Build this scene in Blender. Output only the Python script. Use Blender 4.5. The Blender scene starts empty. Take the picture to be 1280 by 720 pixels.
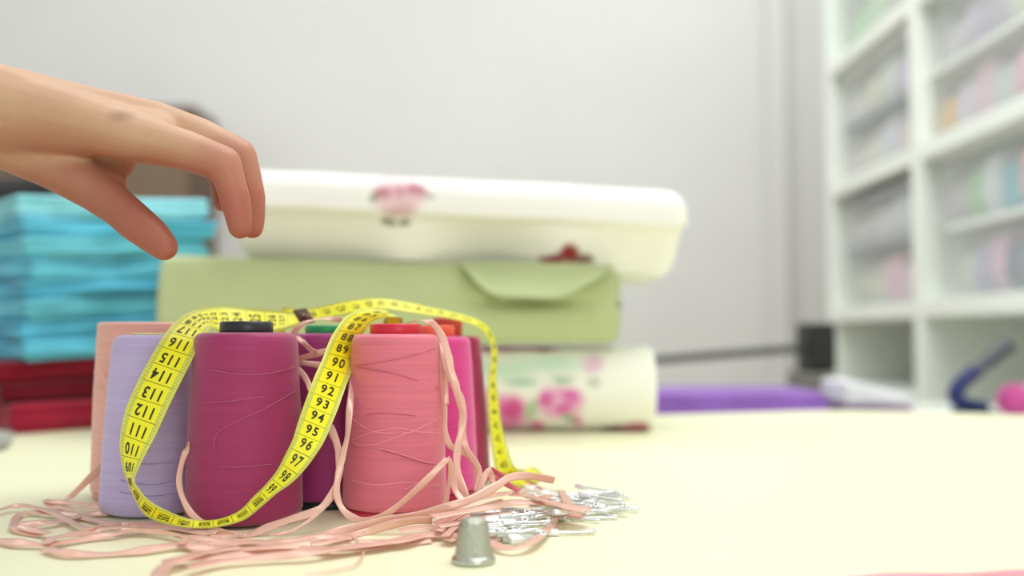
import bpy, bmesh, math, random
from mathutils import Vector, noise, Matrix
random.seed(7)
scn = bpy.context.scene
def text_mesh(txt):
    cu = bpy.data.curves.new('t', 'FONT'); cu.body = txt; cu.size = 1; cu.align_x = 'CENTER'; cu.align_y = 'CENTER'; cu.offset = .022; cu.resolution_u = 3
    o = bpy.data.objects.new('t', cu); scn.collection.objects.link(o)
    dg = bpy.context.evaluated_depsgraph_get(); dg.update()
    me = bpy.data.meshes.new_from_object(o.evaluated_get(dg))
    bpy.data.objects.remove(o); bpy.data.curves.remove(cu)
    b = bmesh.new(); b.from_mesh(me); bpy.data.meshes.remove(me)
    bmesh.ops.subdivide_edges(b, edges=[e for e in b.edges if e.calc_length() > .25], cuts=1)
    b.verts.index_update()
    r = ([(v.co.x, v.co.y) for v in b.verts], [[v.index for v in f.verts] for f in b.faces]); b.free(); return r
DIGITS = [text_mesh(str(k)) for k in range(10)]
COL = scn.collection
F = 1200.0
TH = math.atan(60.0 / F)
TZ = 0.75                      # table top
CAM = Vector((0, 0, TZ + 0.10))
FW = Vector((0, math.cos(TH), math.sin(TH))); UP = Vector((0, -math.sin(TH), math.cos(TH))); RT = Vector((1, 0, 0))

# ------------------------------------------------------------------ measuring helpers
def ray(px, py):
    return FW + RT * ((px - 640) / F) + UP * ((360 - py) / F)
def P(px, py, Y):
    d = ray(px, py); return CAM + d * (Y / d.y)
def T(px, py, h=0.0):
    d = ray(px, py); return CAM + d * ((TZ + h - CAM.z) / d.z)
def proj(p):
    v = Vector(p) - CAM; w = v.dot(FW)
    return 640 + F * v.dot(RT) / w, 360 - F * v.dot(UP) / w
def lin(h):
    h = h.lstrip('#'); o = []
    for i in (0, 2, 4):
        c = int(h[i:i+2], 16) / 255
        o.append(c / 12.92 if c <= .04045 else ((c + .055) / 1.055) ** 2.4)
    return tuple(o) + (1,)
def mix(a, b, t):
    return tuple(a[i] * (1 - t) + b[i] * t for i in range(4))

# ------------------------------------------------------------------ object helpers
def tag(o, label=None, cat=None, group=None, kind=None):
    if label: o['label'] = label
    if cat: o['category'] = cat
    if group: o['group'] = group
    if kind: o['kind'] = kind
    return o
def empty(name, loc, label, cat, group=None):
    o = bpy.data.objects.new(name, None); COL.objects.link(o); o.location = loc
    o.empty_display_size = .02
    return tag(o, label, cat, group)
def link(name, me, m=None, parent=None):
    o = bpy.data.objects.new(name, me); COL.objects.link(o)
    if m is not None:
        for k in (m if isinstance(m, (list, tuple)) else [m]): me.materials.append(k)
    if parent is not None:
        o.parent = parent
        o.matrix_parent_inverse = Matrix.Translation(-parent.location) if parent.parent is None else Matrix()
    return o
def bm_obj(name, bm, m=None, parent=None, smooth=True):
    bmesh.ops.recalc_face_normals(bm, faces=bm.faces[:])
    me = bpy.data.meshes.new(name); bm.to_mesh(me); bm.free()
    if smooth:
        for p in me.polygons: p.use_smooth = True
    return link(name, me, m, parent)
def box(bm, lo, hi, bev=0.0, seg=2):
    r = bmesh.ops.create_cube(bm, size=1)
    c = [(lo[i] + hi[i]) / 2 for i in range(3)]; s = [hi[i] - lo[i] for i in range(3)]
    for v in r['verts']:
        v.co = Vector((c[0] + v.co.x * s[0], c[1] + v.co.y * s[1], c[2] + v.co.z * s[2]))
    if bev:
        es = {e for v in r['verts'] for e in v.link_edges}
        bmesh.ops.bevel(bm, geom=list(es), offset=bev, segments=seg, affect='EDGES', profile=.5)
def box_obj(name, lo, hi, m, parent=None, bev=0.0, smooth=False):
    bm = bmesh.new(); box(bm, lo, hi, bev); return bm_obj(name, bm, m, parent, smooth)
def lathe(bm, prof, cx, cy, z0, n=64):
    rings = []
    for r, z in prof:
        if r < 1e-6: rings.append([bm.verts.new((cx, cy, z0 + z))])
        else: rings.append([bm.verts.new((cx + r * math.cos(2*math.pi*k/n), cy + r * math.sin(2*math.pi*k/n), z0 + z)) for k in range(n)])
    for a, b in zip(rings, rings[1:]):
        for k in range(n):
            k2 = (k + 1) % n
            if len(a) == 1 and len(b) == 1: continue
            if len(a) == 1: bm.faces.new((a[0], b[k2], b[k]))
            elif len(b) == 1: bm.faces.new((a[k], a[k2], b[0]))
            else: bm.faces.new((a[k], a[k2], b[k2], b[k]))
def cr(pts, n):
    """Catmull-Rom through a list of vectors / tuples, n steps per span"""
    pts = [Vector(p) for p in pts]; out = []
    for i in range(len(pts) - 1):
        p0 = pts[max(i-1, 0)]; p1 = pts[i]; p2 = pts[i+1]; p3 = pts[min(i+2, len(pts)-1)]
        for k in range(n):
            t = k / n
            out.append(.5 * ((2*p1) + (p2-p0)*t + (2*p0-5*p1+4*p2-p3)*t*t + (3*p1-p0-3*p2+p3)*t**3))
    out.append(pts[-1]); return out
def tube(bm, pts, rad, n=8, caps=True):
    rings = []; pts = [Vector(p) for p in pts]
    ref = Vector((.3, .2, 1))
    for i, p in enumerate(pts):
        t = (pts[min(i+1, len(pts)-1)] - pts[max(i-1, 0)]).normalized()
        a = t.cross(ref)
        if a.length < 1e-3: a = t.cross(Vector((1, 0, 0)))
        a.normalize(); b = t.cross(a).normalized(); ref = b.cross(t) if False else ref
        r = rad[i] if isinstance(rad, (list, tuple)) else rad
        rings.append([bm.verts.new(p + a * r * math.cos(2*math.pi*k/n) + b * r * math.sin(2*math.pi*k/n)) for k in range(n)])
    for a, b in zip(rings, rings[1:]):
        for k in range(n): bm.faces.new((a[k], a[(k+1) % n], b[(k+1) % n], b[k]))
    if caps:
        bm.faces.new(rings[0][::-1]); bm.faces.new(rings[-1])

# ------------------------------------------------------------------ materials
def new_mat(name):
    m = bpy.data.materials.new(name); m.use_nodes = True
    nt = m.node_tree; b = nt.nodes['Principled BSDF']; return m, nt, b
def N(nt, t, **kw):
    n = nt.nodes.new(t)
    for k, v in kw.items():
        if k in n.inputs.keys(): n.inputs[k].default_value = v
        else: setattr(n, k, v)
    return n
def plain(name, col, rough=.5, metal=0.0, var=.06, scale=30, bump=0.0, sheen=0.0, spec=.5, bscale=None, trans=0.0):
    m, nt, b = new_mat(name)
    c = lin(col) if isinstance(col, str) else col
    tc = N(nt, 'ShaderNodeTexCoord'); nz = N(nt, 'ShaderNodeTexNoise', Scale=scale, Detail=4.0)
    nt.links.new(tc.outputs['Object'], nz.inputs['Vector'])
    rp = N(nt, 'ShaderNodeValToRGB')
    rp.color_ramp.elements[0].color = tuple(x * (1 - var) for x in c[:3]) + (1,)
    rp.color_ramp.elements[1].color = tuple(min(1, x * (1 + var)) for x in c[:3]) + (1,)
    rp.color_ramp.elements[0].position = .3; rp.color_ramp.elements[1].position = .7
    nt.links.new(nz.outputs['Fac'], rp.inputs['Fac']); nt.links.new(rp.outputs['Color'], b.inputs['Base Color'])
    b.inputs['Roughness'].default_value = rough; b.inputs['Metallic'].default_value = metal
    b.inputs['Specular IOR Level'].default_value = spec
    if sheen: b.inputs['Sheen Weight'].default_value = sheen
    if trans: b.inputs['Transmission Weight'].default_value = trans
    if bump:
        n2 = N(nt, 'ShaderNodeTexNoise', Scale=bscale or scale * 6, Detail=3.0)
        nt.links.new(tc.outputs['Object'], n2.inputs['Vector'])
        bp = N(nt, 'ShaderNodeBump', Strength=bump, Distance=.002)
        nt.links.new(n2.outputs['Fac'], bp.inputs['Height']); nt.links.new(bp.outputs['Normal'], b.inputs['Normal'])
    return m
def thread_mat(name, col, rings=1400., coarse=0.0):
    m, nt, b = new_mat(name); c = lin(col)
    tc = N(nt, 'ShaderNodeTexCoord')
    mp = N(nt, 'ShaderNodeMapping'); mp.inputs['Scale'].default_value = (16, 16, 800)
    nt.links.new(tc.outputs['Object'], mp.inputs['Vector'])
    nz = N(nt, 'ShaderNodeTexNoise', Scale=1.0, Detail=5.0)
    nt.links.new(mp.outputs['Vector'], nz.inputs['Vector'])
    rp = N(nt, 'ShaderNodeValToRGB')
    rp.color_ramp.elements[0].color = tuple(x * .92 for x in c[:3]) + (1,); rp.color_ramp.elements[0].position = .32
    rp.color_ramp.elements[1].color = tuple(min(1, x * 1.05) for x in c[:3]) + (1,); rp.color_ramp.elements[1].position = .68
    nt.links.new(nz.outputs['Fac'], rp.inputs['Fac']); nt.links.new(rp.outputs['Color'], b.inputs['Base Color'])
    wv = N(nt, 'ShaderNodeTexWave', Scale=rings, Distortion=1.5)
    wv.bands_direction = 'Z'; wv.inputs['Detail Scale'].default_value = 2.0
    nt.links.new(tc.outputs['Object'], wv.inputs['Vector'])
    add = N(nt, 'ShaderNodeMath', operation='ADD')
    nt.links.new(wv.outputs['Fac'], add.inputs[0]); nt.links.new(nz.outputs['Fac'], add.inputs[1])
    bp = N(nt, 'ShaderNodeBump', Strength=.07 + coarse, Distance=.0004)
    nt.links.new(add.outputs[0], bp.inputs['Height']); nt.links.new(bp.outputs['Normal'], b.inputs['Normal'])
    b.inputs['Roughness'].default_value = .55; b.inputs['Sheen Weight'].default_value = .25
    b.inputs['Specular IOR Level'].default_value = .35
    return m
def print_mat(name, rough=.85, weave=900):
    m, nt, b = new_mat(name)
    at = N(nt, 'ShaderNodeVertexColor'); at.layer_name = 'print'
    nt.links.new(at.outputs['Color'], b.inputs['Base Color'])
    tc = N(nt, 'ShaderNodeTexCoord'); nz = N(nt, 'ShaderNodeTexNoise', Scale=float(weave), Detail=2.0)
    nt.links.new(tc.outputs['Object'], nz.inputs['Vector'])
    bp = N(nt, 'ShaderNodeBump', Strength=.15, Distance=.001)
    nt.links.new(nz.outputs['Fac'], bp.inputs['Height']); nt.links.new(bp.outputs['Normal'], b.inputs['Normal'])
    b.inputs['Roughness'].default_value = rough; b.inputs['Sheen Weight'].default_value = .2
    b.inputs['Specular IOR Level'].default_value = .2
    return m
def clear_mat(name, col, alpha=.45):
    m, nt, b = new_mat(name)
    b.inputs['Base Color'].default_value = lin(col); b.inputs['Roughness'].default_value = .25
    tr = N(nt, 'ShaderNodeBsdfTransparent'); mx = N(nt, 'ShaderNodeMixShader', Fac=alpha)
    out = nt.nodes['Material Output']
    nt.links.new(tr.outputs[0], mx.inputs[1]); nt.links.new(b.outputs[0], mx.inputs[2]); nt.links.new(mx.outputs[0], out.inputs['Surface'])
    return m

# ================================================================== SETTING
def struct(o): o['kind'] = 'structure'; return o
wallm = plain('wall_paint', '#dedddb', .8, var=.015, scale=3, bump=.05, bscale=120)
struct(box_obj('wall_back', (-4.5, 4.2, 0), (3.4, 4.3, 3.0), wallm))
struct(box_obj('wall_right', (1.43, -1.5, 0), (1.53, 4.2, 3.0), wallm))
struct(box_obj('column', (1.115, 4.13, 0), (1.20, 4.2, 3.0), wallm, bev=.01))
floorm, nt, b = new_mat('floor_boards')
tc = N(nt, 'ShaderNodeTexCoord'); br = N(nt, 'ShaderNodeTexBrick', Scale=1.0)
br.inputs['Color1'].default_value = lin('#b9a98c'); br.inputs['Color2'].default_value = lin('#ab9a7d'); br.inputs['Mortar'].default_value = lin('#7d705a')
br.inputs['Mortar Size'].default_value = .004; br.inputs['Brick Width'].default_value = 1.2; br.inputs['Row Height'].default_value = .14
nt.links.new(tc.outputs['Object'], br.inputs['Vector']); nt.links.new(br.outputs['Color'], b.inputs['Base Color']); b.inputs['Roughness'].default_value = .45
struct(box_obj('floor', (-4.5, -3.0, -.06), (3.4, 4.3, 0), floorm))
struct(box_obj('baseboard_back', (-4.5, 4.185, 0), (1.14, 4.2, .09), plain('skirting', '#e9e9e4', .5, var=.01), bev=.004))

# ------------------------------------------------------------------ table
tab = empty('cutting_table', (.15, .6, 0), 'large pale cream cutting table with rounded corners, everything stands on it', 'table')
tm, nt, b = new_mat('cream_laminate')
tc = N(nt, 'ShaderNodeTexCoord'); mp = N(nt, 'ShaderNodeMapping'); mp.inputs['Scale'].default_value = (3, 26, 3)
nz = N(nt, 'ShaderNodeTexNoise', Scale=2.2, Detail=6.0, Distortion=.4); rp = N(nt, 'ShaderNodeValToRGB')
rp.color_ramp.elements[0].color = lin('#f0efca'); rp.color_ramp.elements[1].color = lin('#f5f4d2')
nt.links.new(tc.outputs['Object'], mp.inputs['Vector']); nt.links.new(mp.outputs['Vector'], nz.inputs['Vector'])
nt.links.new(nz.outputs['Fac'], rp.inputs['Fac']); nt.links.new(rp.outputs['Color'], b.inputs['Base Color']); b.inputs['Roughness'].default_value = .42
outl = [(-.42, .60), (-.4475, .839), (-.49, .945), (-.54, 1.07), (-.50, 1.145), (-.36, 1.17), (0, 1.195), (.18, 1.228), (.33, 1.275), (.46, 1.303), (.64, 1.235), (.83, 1.08),
        (.90, .80), (.88, .35), (.74, -.02), (.45, -.18), (.0, -.22), (-.28, -.12), (-.40, .2)]
loop = cr([(x, y, 0) for x, y in outl + outl[:1]], 10)[:-1]
bm = bmesh.new(); rr = []
cx0, cy0 = .18, .55
for inset, z in ((.010, -.03), (.002, -.027), (0, -.022), (0, -.006), (.002, -.002), (.006, 0)):
    ring = []
    for p in loop:
        d = Vector((cx0 - p.x, cy0 - p.y, 0)).normalized() * inset
        ring.append(bm.verts.new((p.x + d.x, p.y + d.y, TZ + z)))
    rr.append(ring)
for a, c in zip(rr, rr[1:]):
    for k in range(len(a)): bm.faces.new((a[k], a[(k+1) % len(a)], c[(k+1) % len(a)], c[k]))
bm.faces.new(rr[0][::-1]); bm.faces.new(rr[-1])
bm_obj('table_top', bm, tm, tab, smooth=False)
legm = plain('table_leg_paint', '#d8d6cf', .4, var=.02)
for lx, ly in ((-.28, .25), (-.30, 1.0), (.62, .2), (.60, .98)):
    bm = bmesh.new(); lathe(bm, [(0, 0), (.022, 0), (.024, .004), (.026, .70), (.045, .705), (.045, .72), (0, .72)], lx, ly, 0, 24)
    bm_obj('leg', bm, legm, tab)

# ------------------------------------------------------------------ back counter
cnt = empty('back_counter', (.3, 1.7, 0), 'low white counter standing behind the far edge of the cream table', 'counter')
whm = plain('white_laminate', '#e4e7e0', .4, var=.015, scale=6)
bm = bmesh.new(); box(bm, (-1.35, 1.45, .685), (.955, 1.98, .715), .004); bm_obj('worktop', bm, whm, cnt, False)
bm = bmesh.new(); box(bm, (-1.33, 1.48, .08), (.94, 1.96, .685), .003); bm_obj('cabinet_body', bm, whm, cnt, False)
CZ = .715

# ================================================================== THREAD SPOOLS
CAPR = .0135
spools = {}
def spool(key, cx, Y, r0, r1, H, col, cap, label, pxx=None, capr=.0135, caph=.0065, base='#20242a', flange=True, coarse=0., rings=340., round_=.004):
    x = (cx - 640) / F * Y
    e = empty('thread_spool', (x, Y, TZ), label, 'thread spool', 'cone spools of sewing thread')
    m = thread_mat('thread_' + key, col, rings, coarse)
    bm = bmesh.new(); prof = []
    zb = .004 if flange else .0012
    prof += [(capr * .6, zb), (r0 - round_, zb), (r0 - round_ * .3, zb + round_ * .3), (r0, zb + round_)]
    nS = 40
    for k in range(1, nS):
        t = k / nS; z = zb + round_ + (H - zb - 2 * round_) * t
        bulge = .0006 * math.sin(t * math.pi) + .00025 * noise.noise(Vector((key.__len__() * 3.1, x * 50, t * 9)))
        prof.append((r0 + (r1 - r0) * t + bulge, z))
    prof += [(r1, H - round_), (r1 - round_ * .12, H - round_ * .5), (r1 - round_ * .4, H - round_ * .14), (r1 - round_ * .95, H), (capr * .6, H + .0002)]
    lathe(bm, prof, x, Y, TZ, 96)
    for v in bm.verts:
        a = math.atan2(v.co.y - Y, v.co.x - x)
        d = 1 + .006 * noise.noise(Vector((math.cos(a) * 1.5, math.sin(a) * 1.5, v.co.z * 30 + len(key))))
        v.co.x = x + (v.co.x - x) * d; v.co.y = Y + (v.co.y - Y) * d
    bm_obj('thread', bm, m, e)
    cm = plain('plastic_' + key, cap, .35, var=.03, scale=60)
    ch = caph
    if ch > 0:
        bm = bmesh.new()
        lathe(bm, [(capr * .55, -.02), (capr * .55, ch - .002), (capr * .62, ch), (capr - .0012, ch), (capr, ch - .0008), (capr, .0005), (capr - .0006, -.001), (capr * .7, -.001)], x, Y, TZ + H, 48)
        bm_obj('cap', bm, cm, e)
    fm = plain('base_' + key, base, .4, var=.03, scale=60)
    bm = bmesh.new()
    rf = r0 - (.0012 if flange else .010)
    lathe(bm, [(capr * .5, 0), (rf - .001, 0), (rf, .0008), (rf, .0034), (rf - .001, .0042), (capr * .5, .0042)], x, Y, TZ, 64)
    bm_obj('base_flange', bm, fm, e)
    spools[key] = (x, Y, r0, r1, H, e)
    return e
spool('lavender', 193, .55, .0275, .0222, .1005, '#bfb0de', '#e9e48a', 'lavender thread spool under the hanging tape, pressed against the raspberry one', capr=.012, caph=.0012, round_=.006, flange=False, base='#9d8fb8')
spool('raspberry', 308.5, .529, .0312, .0277, .1018, '#9f2d63', '#23252b', 'dark raspberry thread spool with a black plastic cap', capr=.0143, caph=.0062, round_=.005, flange=False)
spool('plum', 408, .58, .0265, .0235, .1015, '#a5357a', '#1f9a5b', 'plum purple thread spool with a green cap between two front spools', capr=.0125, caph=.005, base='#16302a')
spool('coral', 495, .55, .0294, .0247, .1010, '#df7488', '#cf1f35', 'coral pink thread spool with a bright red cap', capr=.0148, caph=.006, base='#c93a50')
spool('fuchsia', 540, .608, .0290, .0243, .0995, '#d83c8c', '#e2573c', 'hot pink thread spool with an orange cap behind the coral one', capr=.0142, caph=.0073, base='#b01840')
spool('crimson', 559, .667, .0300, .0232, .1000, '#b02a5c', '#c8402a', 'crimson thread spool with a tall rust red cap, rearmost of the cluster', capr=.0105, caph=.0125, base='#7a1d2d')
spool('peach', 184, .61, .0312, .0290, .1085, '#efb3a8', '#e8c7b5', 'peach thread spool with coarse windings and no cap, behind the lavender one', capr=.012, caph=0, coarse=.5, rings=120, round_=.002, base='#d99a90')

def on_spool(key, px, py, off=.0007):
    x, Y, r0, r1, H, e = spools[key]; d = ray(px, py); t = (Y - r0) / d.y
    for _ in range(12):
        p = CAM + d * t; z = min(max(p.z - TZ, 0), H)
        r = r0 + (r1 - r0) * z / H + off + .0006
        dx, dy = d.x, d.y
        a = dx*dx + dy*dy; bq = -2 * (dx * x + dy * Y); c = x*x + Y*Y - r*r
        D = bq*bq - 4*a*c
        t = (-bq - math.sqrt(D)) / (2*a) if D > 0 else -bq / (2*a)
    return CAM + d * t
def loose(key, col, strands, rad=.00022):
    m = plain('thread_or_groove_' + key, col, .6, var=.05)
    for s in strands:
        pts = cr([on_spool(key, *q) for q in s], 10)
        bm = bmesh.new(); tube(bm, pts, rad, 5)
        bm_obj('thread_or_groove', bm, m, spools[key][5])
loose('coral', '#b4506a', [[(443, 457), (460, 455), (480, 452), (510, 446), (545, 436)], [(444, 459), (467, 462), (510, 472), (549, 486)], [(438, 523), (470, 517), (510, 519), (549, 524)], [(441, 556), (485, 565), (527, 578), (545, 581)]], .0002)  # dark strands drawn for the shaded grooves between windings
loose('coral', '#f0a6b0', [
   
    [(441, 550), (455, 544), (471, 539), (499, 535), (525, 540), (549, 541)], [(442, 556), (471, 555), (499, 545), (525, 535), (549, 523)],
    [(440, 523), (457, 535), (477, 541), (515, 541)], [(441, 553), (485, 563), (527, 576), (541, 578)], [(505, 612), (530, 600), (545, 590)],
    [(440, 600), (470, 606), (510, 603), (548, 607)]], .0002)
loose('raspberry', '#b9607f', [[(371, 488), (350, 500), (322, 515), (285, 532), (270, 545), (268, 562)], [(242, 505), (280, 502), (330, 496)], [(240, 578), (290, 584), (340, 580)], [(262, 462), (300, 468), (340, 466), (371, 458)]], .00018)
loose('lavender', '#9d90b6', [[(150, 600), (190, 606), (228, 598)], [(150, 615), (185, 620), (225, 616)], [(152, 574), (180, 580), (215, 577)]], .0002)
loose('fuchsia', '#e063a0', [[(560, 536), (572, 530), (585, 522)]], .0002)

# ================================================================== MEASURING TAPE
# (number, inner edge px, outer edge px, inner depth, outer depth)
K = [
 (128.3, (376, 405), (367, 390), .585, .598),
 (127.4, (358, 411), (358, 390.5), .585, .602), (126, (343, 415), (340, 388), .585, .604), (125, (322, 417), (318, 386), .585, .606),
 (124, (300, 417), (294, 383.5), .582, .604), (123, (284.5, 416.5), (279, 382.8), .577, .600), (122, (272.5, 414), (263.6, 384), .568, .592),
 (121, (268, 411.5), (252.5, 386), .559, .582), (120, (266, 410), (242.8, 388), .551, .572), (119, (265, 410), (234.4, 391.5), .542, .560),
 (118, (262, 413), (224, 398.5), .532, .546), (117, (256.7, 420), (214, 408), .523, .533), (116, (247, 436.5), (202.5, 423.5), .514, .521),
 (115, (236, 458), (191.4, 442), .508, .513), (114, (226, 477.5), (180.3, 461.5), .503, .508), (113, (215, 499.5), (168.5, 485), .499, .504),
 (112, (205, 521), (159.4, 506.5), .496, .501), (111, (193.5, 546), (153, 530), .493, .499), (110, (182, 567), (150, 556), .489, .498),
 (109, (173, 585), (153, 582), .485, .498), (108, (167.5, 600), (160, 603), .482, .497), (107, (174, 613), (167, 620), .482, .495),
 (106, (187.5, 627), (180, 642), .483, .491), (105, (208.5, 638.5), (200, 652.5), .485, .489), (104, (231.7, 647.3), (227, 658.7), .487, .4865),
 (103, (255.4, 650.5), (254.6, 660.3), .490, .485), (102, (277.5, 648), (279.5, 657.3), .491, .485), (101, (300, 638), (306, 649), .490, .485),
 (100, (316.7, 621), (327.4, 632.5), .489, .485), (99, (332, 606), (346, 616.7), .487, .485), (98, (346, 588.5), (365.6, 602.8), .486, .486),
 (97, (356.5, 568.5), (383, 584.4), .486, .488), (96, (366, 549), (399, 562), .487, .492), (95, (371.6, 531), (407.5, 546.5), .489, .497),
 (94, (377.5, 513.7), (415, 528.5), .491, .503), (93, (383.5, 497), (421.5, 512.5), .494, .509), (92, (389.3, 481), (427.5, 495.5), .498, .517),
 (91, (395.5, 465.5), (434, 477.5), .504, .528), (90, (403, 449.5), (440.5, 459), .512, .545), (89, (409.7, 431.5), (444, 441), .521, .560),
 (88, (416, 418.5), (449, 426), .531, .566), (87, (423.8, 406.5), (460, 410.5), .542, .572), (86, (431, 397), (469, 401.5), .552, .577),
 (85, (442, 390.5), (482, 397.5), .562, .583), (84, (456, 387), (494, 396.5), .573, .588), (83, (472, 387), (502, 398), .585, .594),
 (82, (482, 393), (501, 408), .597, .600),
 (79, (462, 440), (474, 452), .618, .614), (75, (428, 470), (436, 488), .632, .628), (71, (385, 455), (378, 472), .634, .634), (68, (358, 420), (350, 432), .630, .634),
 (66, (358, 404), (352, 387.5), .622, .628), (65, (376, 402), (372, 387), .618, .626), (64, (394, 400), (390, 386), .616, .625), (62.5, (420, 396), (415, 380), .616, .624), (61, (447, 391), (444, 374.5), .617, .626),
 (59, (478, 386.5), (477, 372.8), .620, .630), (57, (508, 390.5), (510, 377.5), .624, .635), (55, (534, 394), (538, 384), .630, .641),
 (53.5, (556, 397), (562, 389), .636, .647), (52, (579, 402), (588, 396), .642, .653), (51, (597, 409), (606, 405), .646, .657),
 (50, (608, 419.5), (615.5, 418), .650, .661), (49, (613.5, 432), (621, 436), .652, .664), (48, (613.5, 448), (621.7, 452), .651, .665),
 (46.5, (610.5, 473), (620.5, 474), .650, .666), (45, (609.5, 497), (623, 498), .650, .666), (43.5, (611, 524), (625.5, 524), .650, .665),
 (42, (614, 550), (630.5, 547), .649, .664), (40.6, (617, 575), (636.5, 568), .647, .661), (39.5, (622, 594), (643, 583), .648, .663),
 (38.6, (630, 604), (654, 587), .650, .690), (37.6, (643, 608.5), (668, 584), .641, .715), (36.8, (660, 612.5), (680, 595), .628, .684),
]
tape = empty('measuring_tape', T(250, 661), 'yellow measuring tape with black numbers draped in a loop over the thread spools', 'measuring tape')
STEP = 12
raw = [(P(*a, ya), P(*b_, yb), n) for n, a, b_, ya, yb in K]
for A_, B_, n in raw:
    for q in (A_, B_): q.z = max(q.z, TZ + .0009)
EA = cr([r[0] for r in raw], STEP); EB = cr([r[1] for r in raw], STEP); ES = [v.x for v in cr([(r[2], 0, 0) for r in raw], STEP)]
for q in EA + EB: q.z = max(q.z, TZ + .0009)
def tape_at(s):
    for i in range(len(ES) - 1):
        if ES[i] >= s >= ES[i+1]:
            t = (ES[i] - s) / max(ES[i] - ES[i+1], 1e-9)
            return EA[i].lerp(EA[i+1], t), EB[i].lerp(EB[i+1], t)
    return EA[-1], EB[-1]
def tape_nrm(s):
    a, b_ = tape_at(s); a2, b2 = tape_at(s - .15); a3, b3 = tape_at(s + .15)
    fw = (a2 + b2 - a3 - b3); w = b_ - a
    return w.cross(fw).normalized()
bm = bmesh.new(); uvl = bm.loops.layers.uv.new('tape'); NU = 8; th = .00022
front = []; back = []
for i in range(len(EA)):
    nn = tape_nrm(min(max(ES[i], ES[-1] + .2), ES[0] - .2)); rf, rb = [], []
    for k in range(NU + 1):
        p = EA[i].lerp(EB[i], k / NU)
        rf.append(bm.verts.new(p + nn * th)); rb.append(bm.verts.new(p - nn * th))
    front.append(rf); back.append(rb)
def uvface(vs, uvs):
    f = bm.faces.new(vs); f.smooth = True
    for l, u in zip(f.loops, uvs): l[uvl].uv = u
for i in range(len(EA) - 1):
    for k in range(NU):
        q = [(k / NU, ES[i]), ((k+1) / NU, ES[i]), ((k+1) / NU, ES[i+1]), (k / NU, ES[i+1])]
        uvface((front[i][k], front[i][k+1], front[i+1][k+1], front[i+1][k]), q)
        uvface((back[i][k], back[i+1][k], back[i+1][k+1], back[i][k+1]), [q[0], q[3], q[2], q[1]])
    for k, u in ((0, 0), (NU, 1)):
        uvface((front[i][k], front[i+1][k], back[i+1][k], back[i][k]), [(u, ES[i]), (u, ES[i+1]), (u, ES[i+1]), (u, ES[i])])
# numbers printed on the band
for n in range(127, 36, -1):
    if 67 < n < 82: continue
    txt = str(n); adv = .19 if n > 99 else .235; wx = .33 if n > 99 else .37
    for k, ch in enumerate(txt):
        dv, df = DIGITS[int(ch)]; u0 = .5 + (k - (len(txt) - 1) / 2) * adv; nv_ = []
        for x_, y_ in dv:
            s_ = n - y_ * .84; a, b_ = tape_at(s_)
            nv_.append(bm.verts.new(a.lerp(b_, u0 + x_ * wx) + tape_nrm(s_) * (th + .00016)))
        for f_ in df:
            try: g_ = bm.faces.new([nv_[i_] for i_ in f_]); g_.material_index = 1
            except ValueError: pass
        if n < 67:
            nv_ = []
            for x_, y_ in dv:
                s_ = n + y_ * .84; a, b_ = tape_at(s_)
                nv_.append(bm.verts.new(a.lerp(b_, u0 + x_ * wx) - tape_nrm(s_) * (th + .00016)))
            for f_ in df:
                try: g_ = bm.faces.new([nv_[i_] for i_ in f_]); g_.material_index = 1
                except ValueError: pass
me = bpy.data.meshes.new('tape_band'); bm.to_mesh(me); bm.free()
tpm, nt, b = new_mat('tape_print')
uv = N(nt, 'ShaderNodeUVMap'); uv.uv_map = 'tape'; sx = N(nt, 'ShaderNodeSeparateXYZ'); nt.links.new(uv.outputs[0], sx.inputs[0])
def M(op, a, b_=None, c=None):
    n = N(nt, 'ShaderNodeMath', operation=op)
    for i, v in enumerate((a, b_, c)):
        if v is None: continue
        if isinstance(v, (int, float)): n.inputs[i].default_value = v
        else: nt.links.new(v, n.inputs[i])
    return n.outputs[0]
U, V = sx.outputs[0], sx.outputs[1]
du = M('ABSOLUTE', M('SUBTRACT', U, .5))
edge = M('GREATER_THAN', du, .335)
inzone = M('LESS_THAN', du, .335)
tick = M('MULTIPLY', M('LESS_THAN', M('FRACT', M('MULTIPLY', V, 10)), .38), M('MULTIPLY', M('GREATER_THAN', du, .345), M('LESS_THAN', du, .48)))
line = M('MULTIPLY', M('LESS_THAN', M('FRACT', M('ADD', V, .5)), .045), M('LESS_THAN', du, .46))
def mixc(fac, a, c):
    n = N(nt, 'ShaderNodeMix'); n.data_type = 'RGBA'
    nt.links.new(fac, n.inputs[0])
    for i, v in ((6, a), (7, c)):
        if isinstance(v, tuple): n.inputs[i].default_value = v
        else: nt.links.new(v, n.inputs[i])
    return n.outputs[2]
c1 = mixc(edge, lin('#f4ee1c'), lin('#dfe25c'))
c2 = mixc(tick, c1, lin('#a3a036'))
c3 = mixc(line, c2, lin('#8a8424'))
nt.links.new(c3, b.inputs['Base Color']); b.inputs['Roughness'].default_value = .38
inkm = plain('tape_ink', '#26240e', .5, var=.05)
tb = link('tape_band', me, [tpm, inkm], tape)
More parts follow.
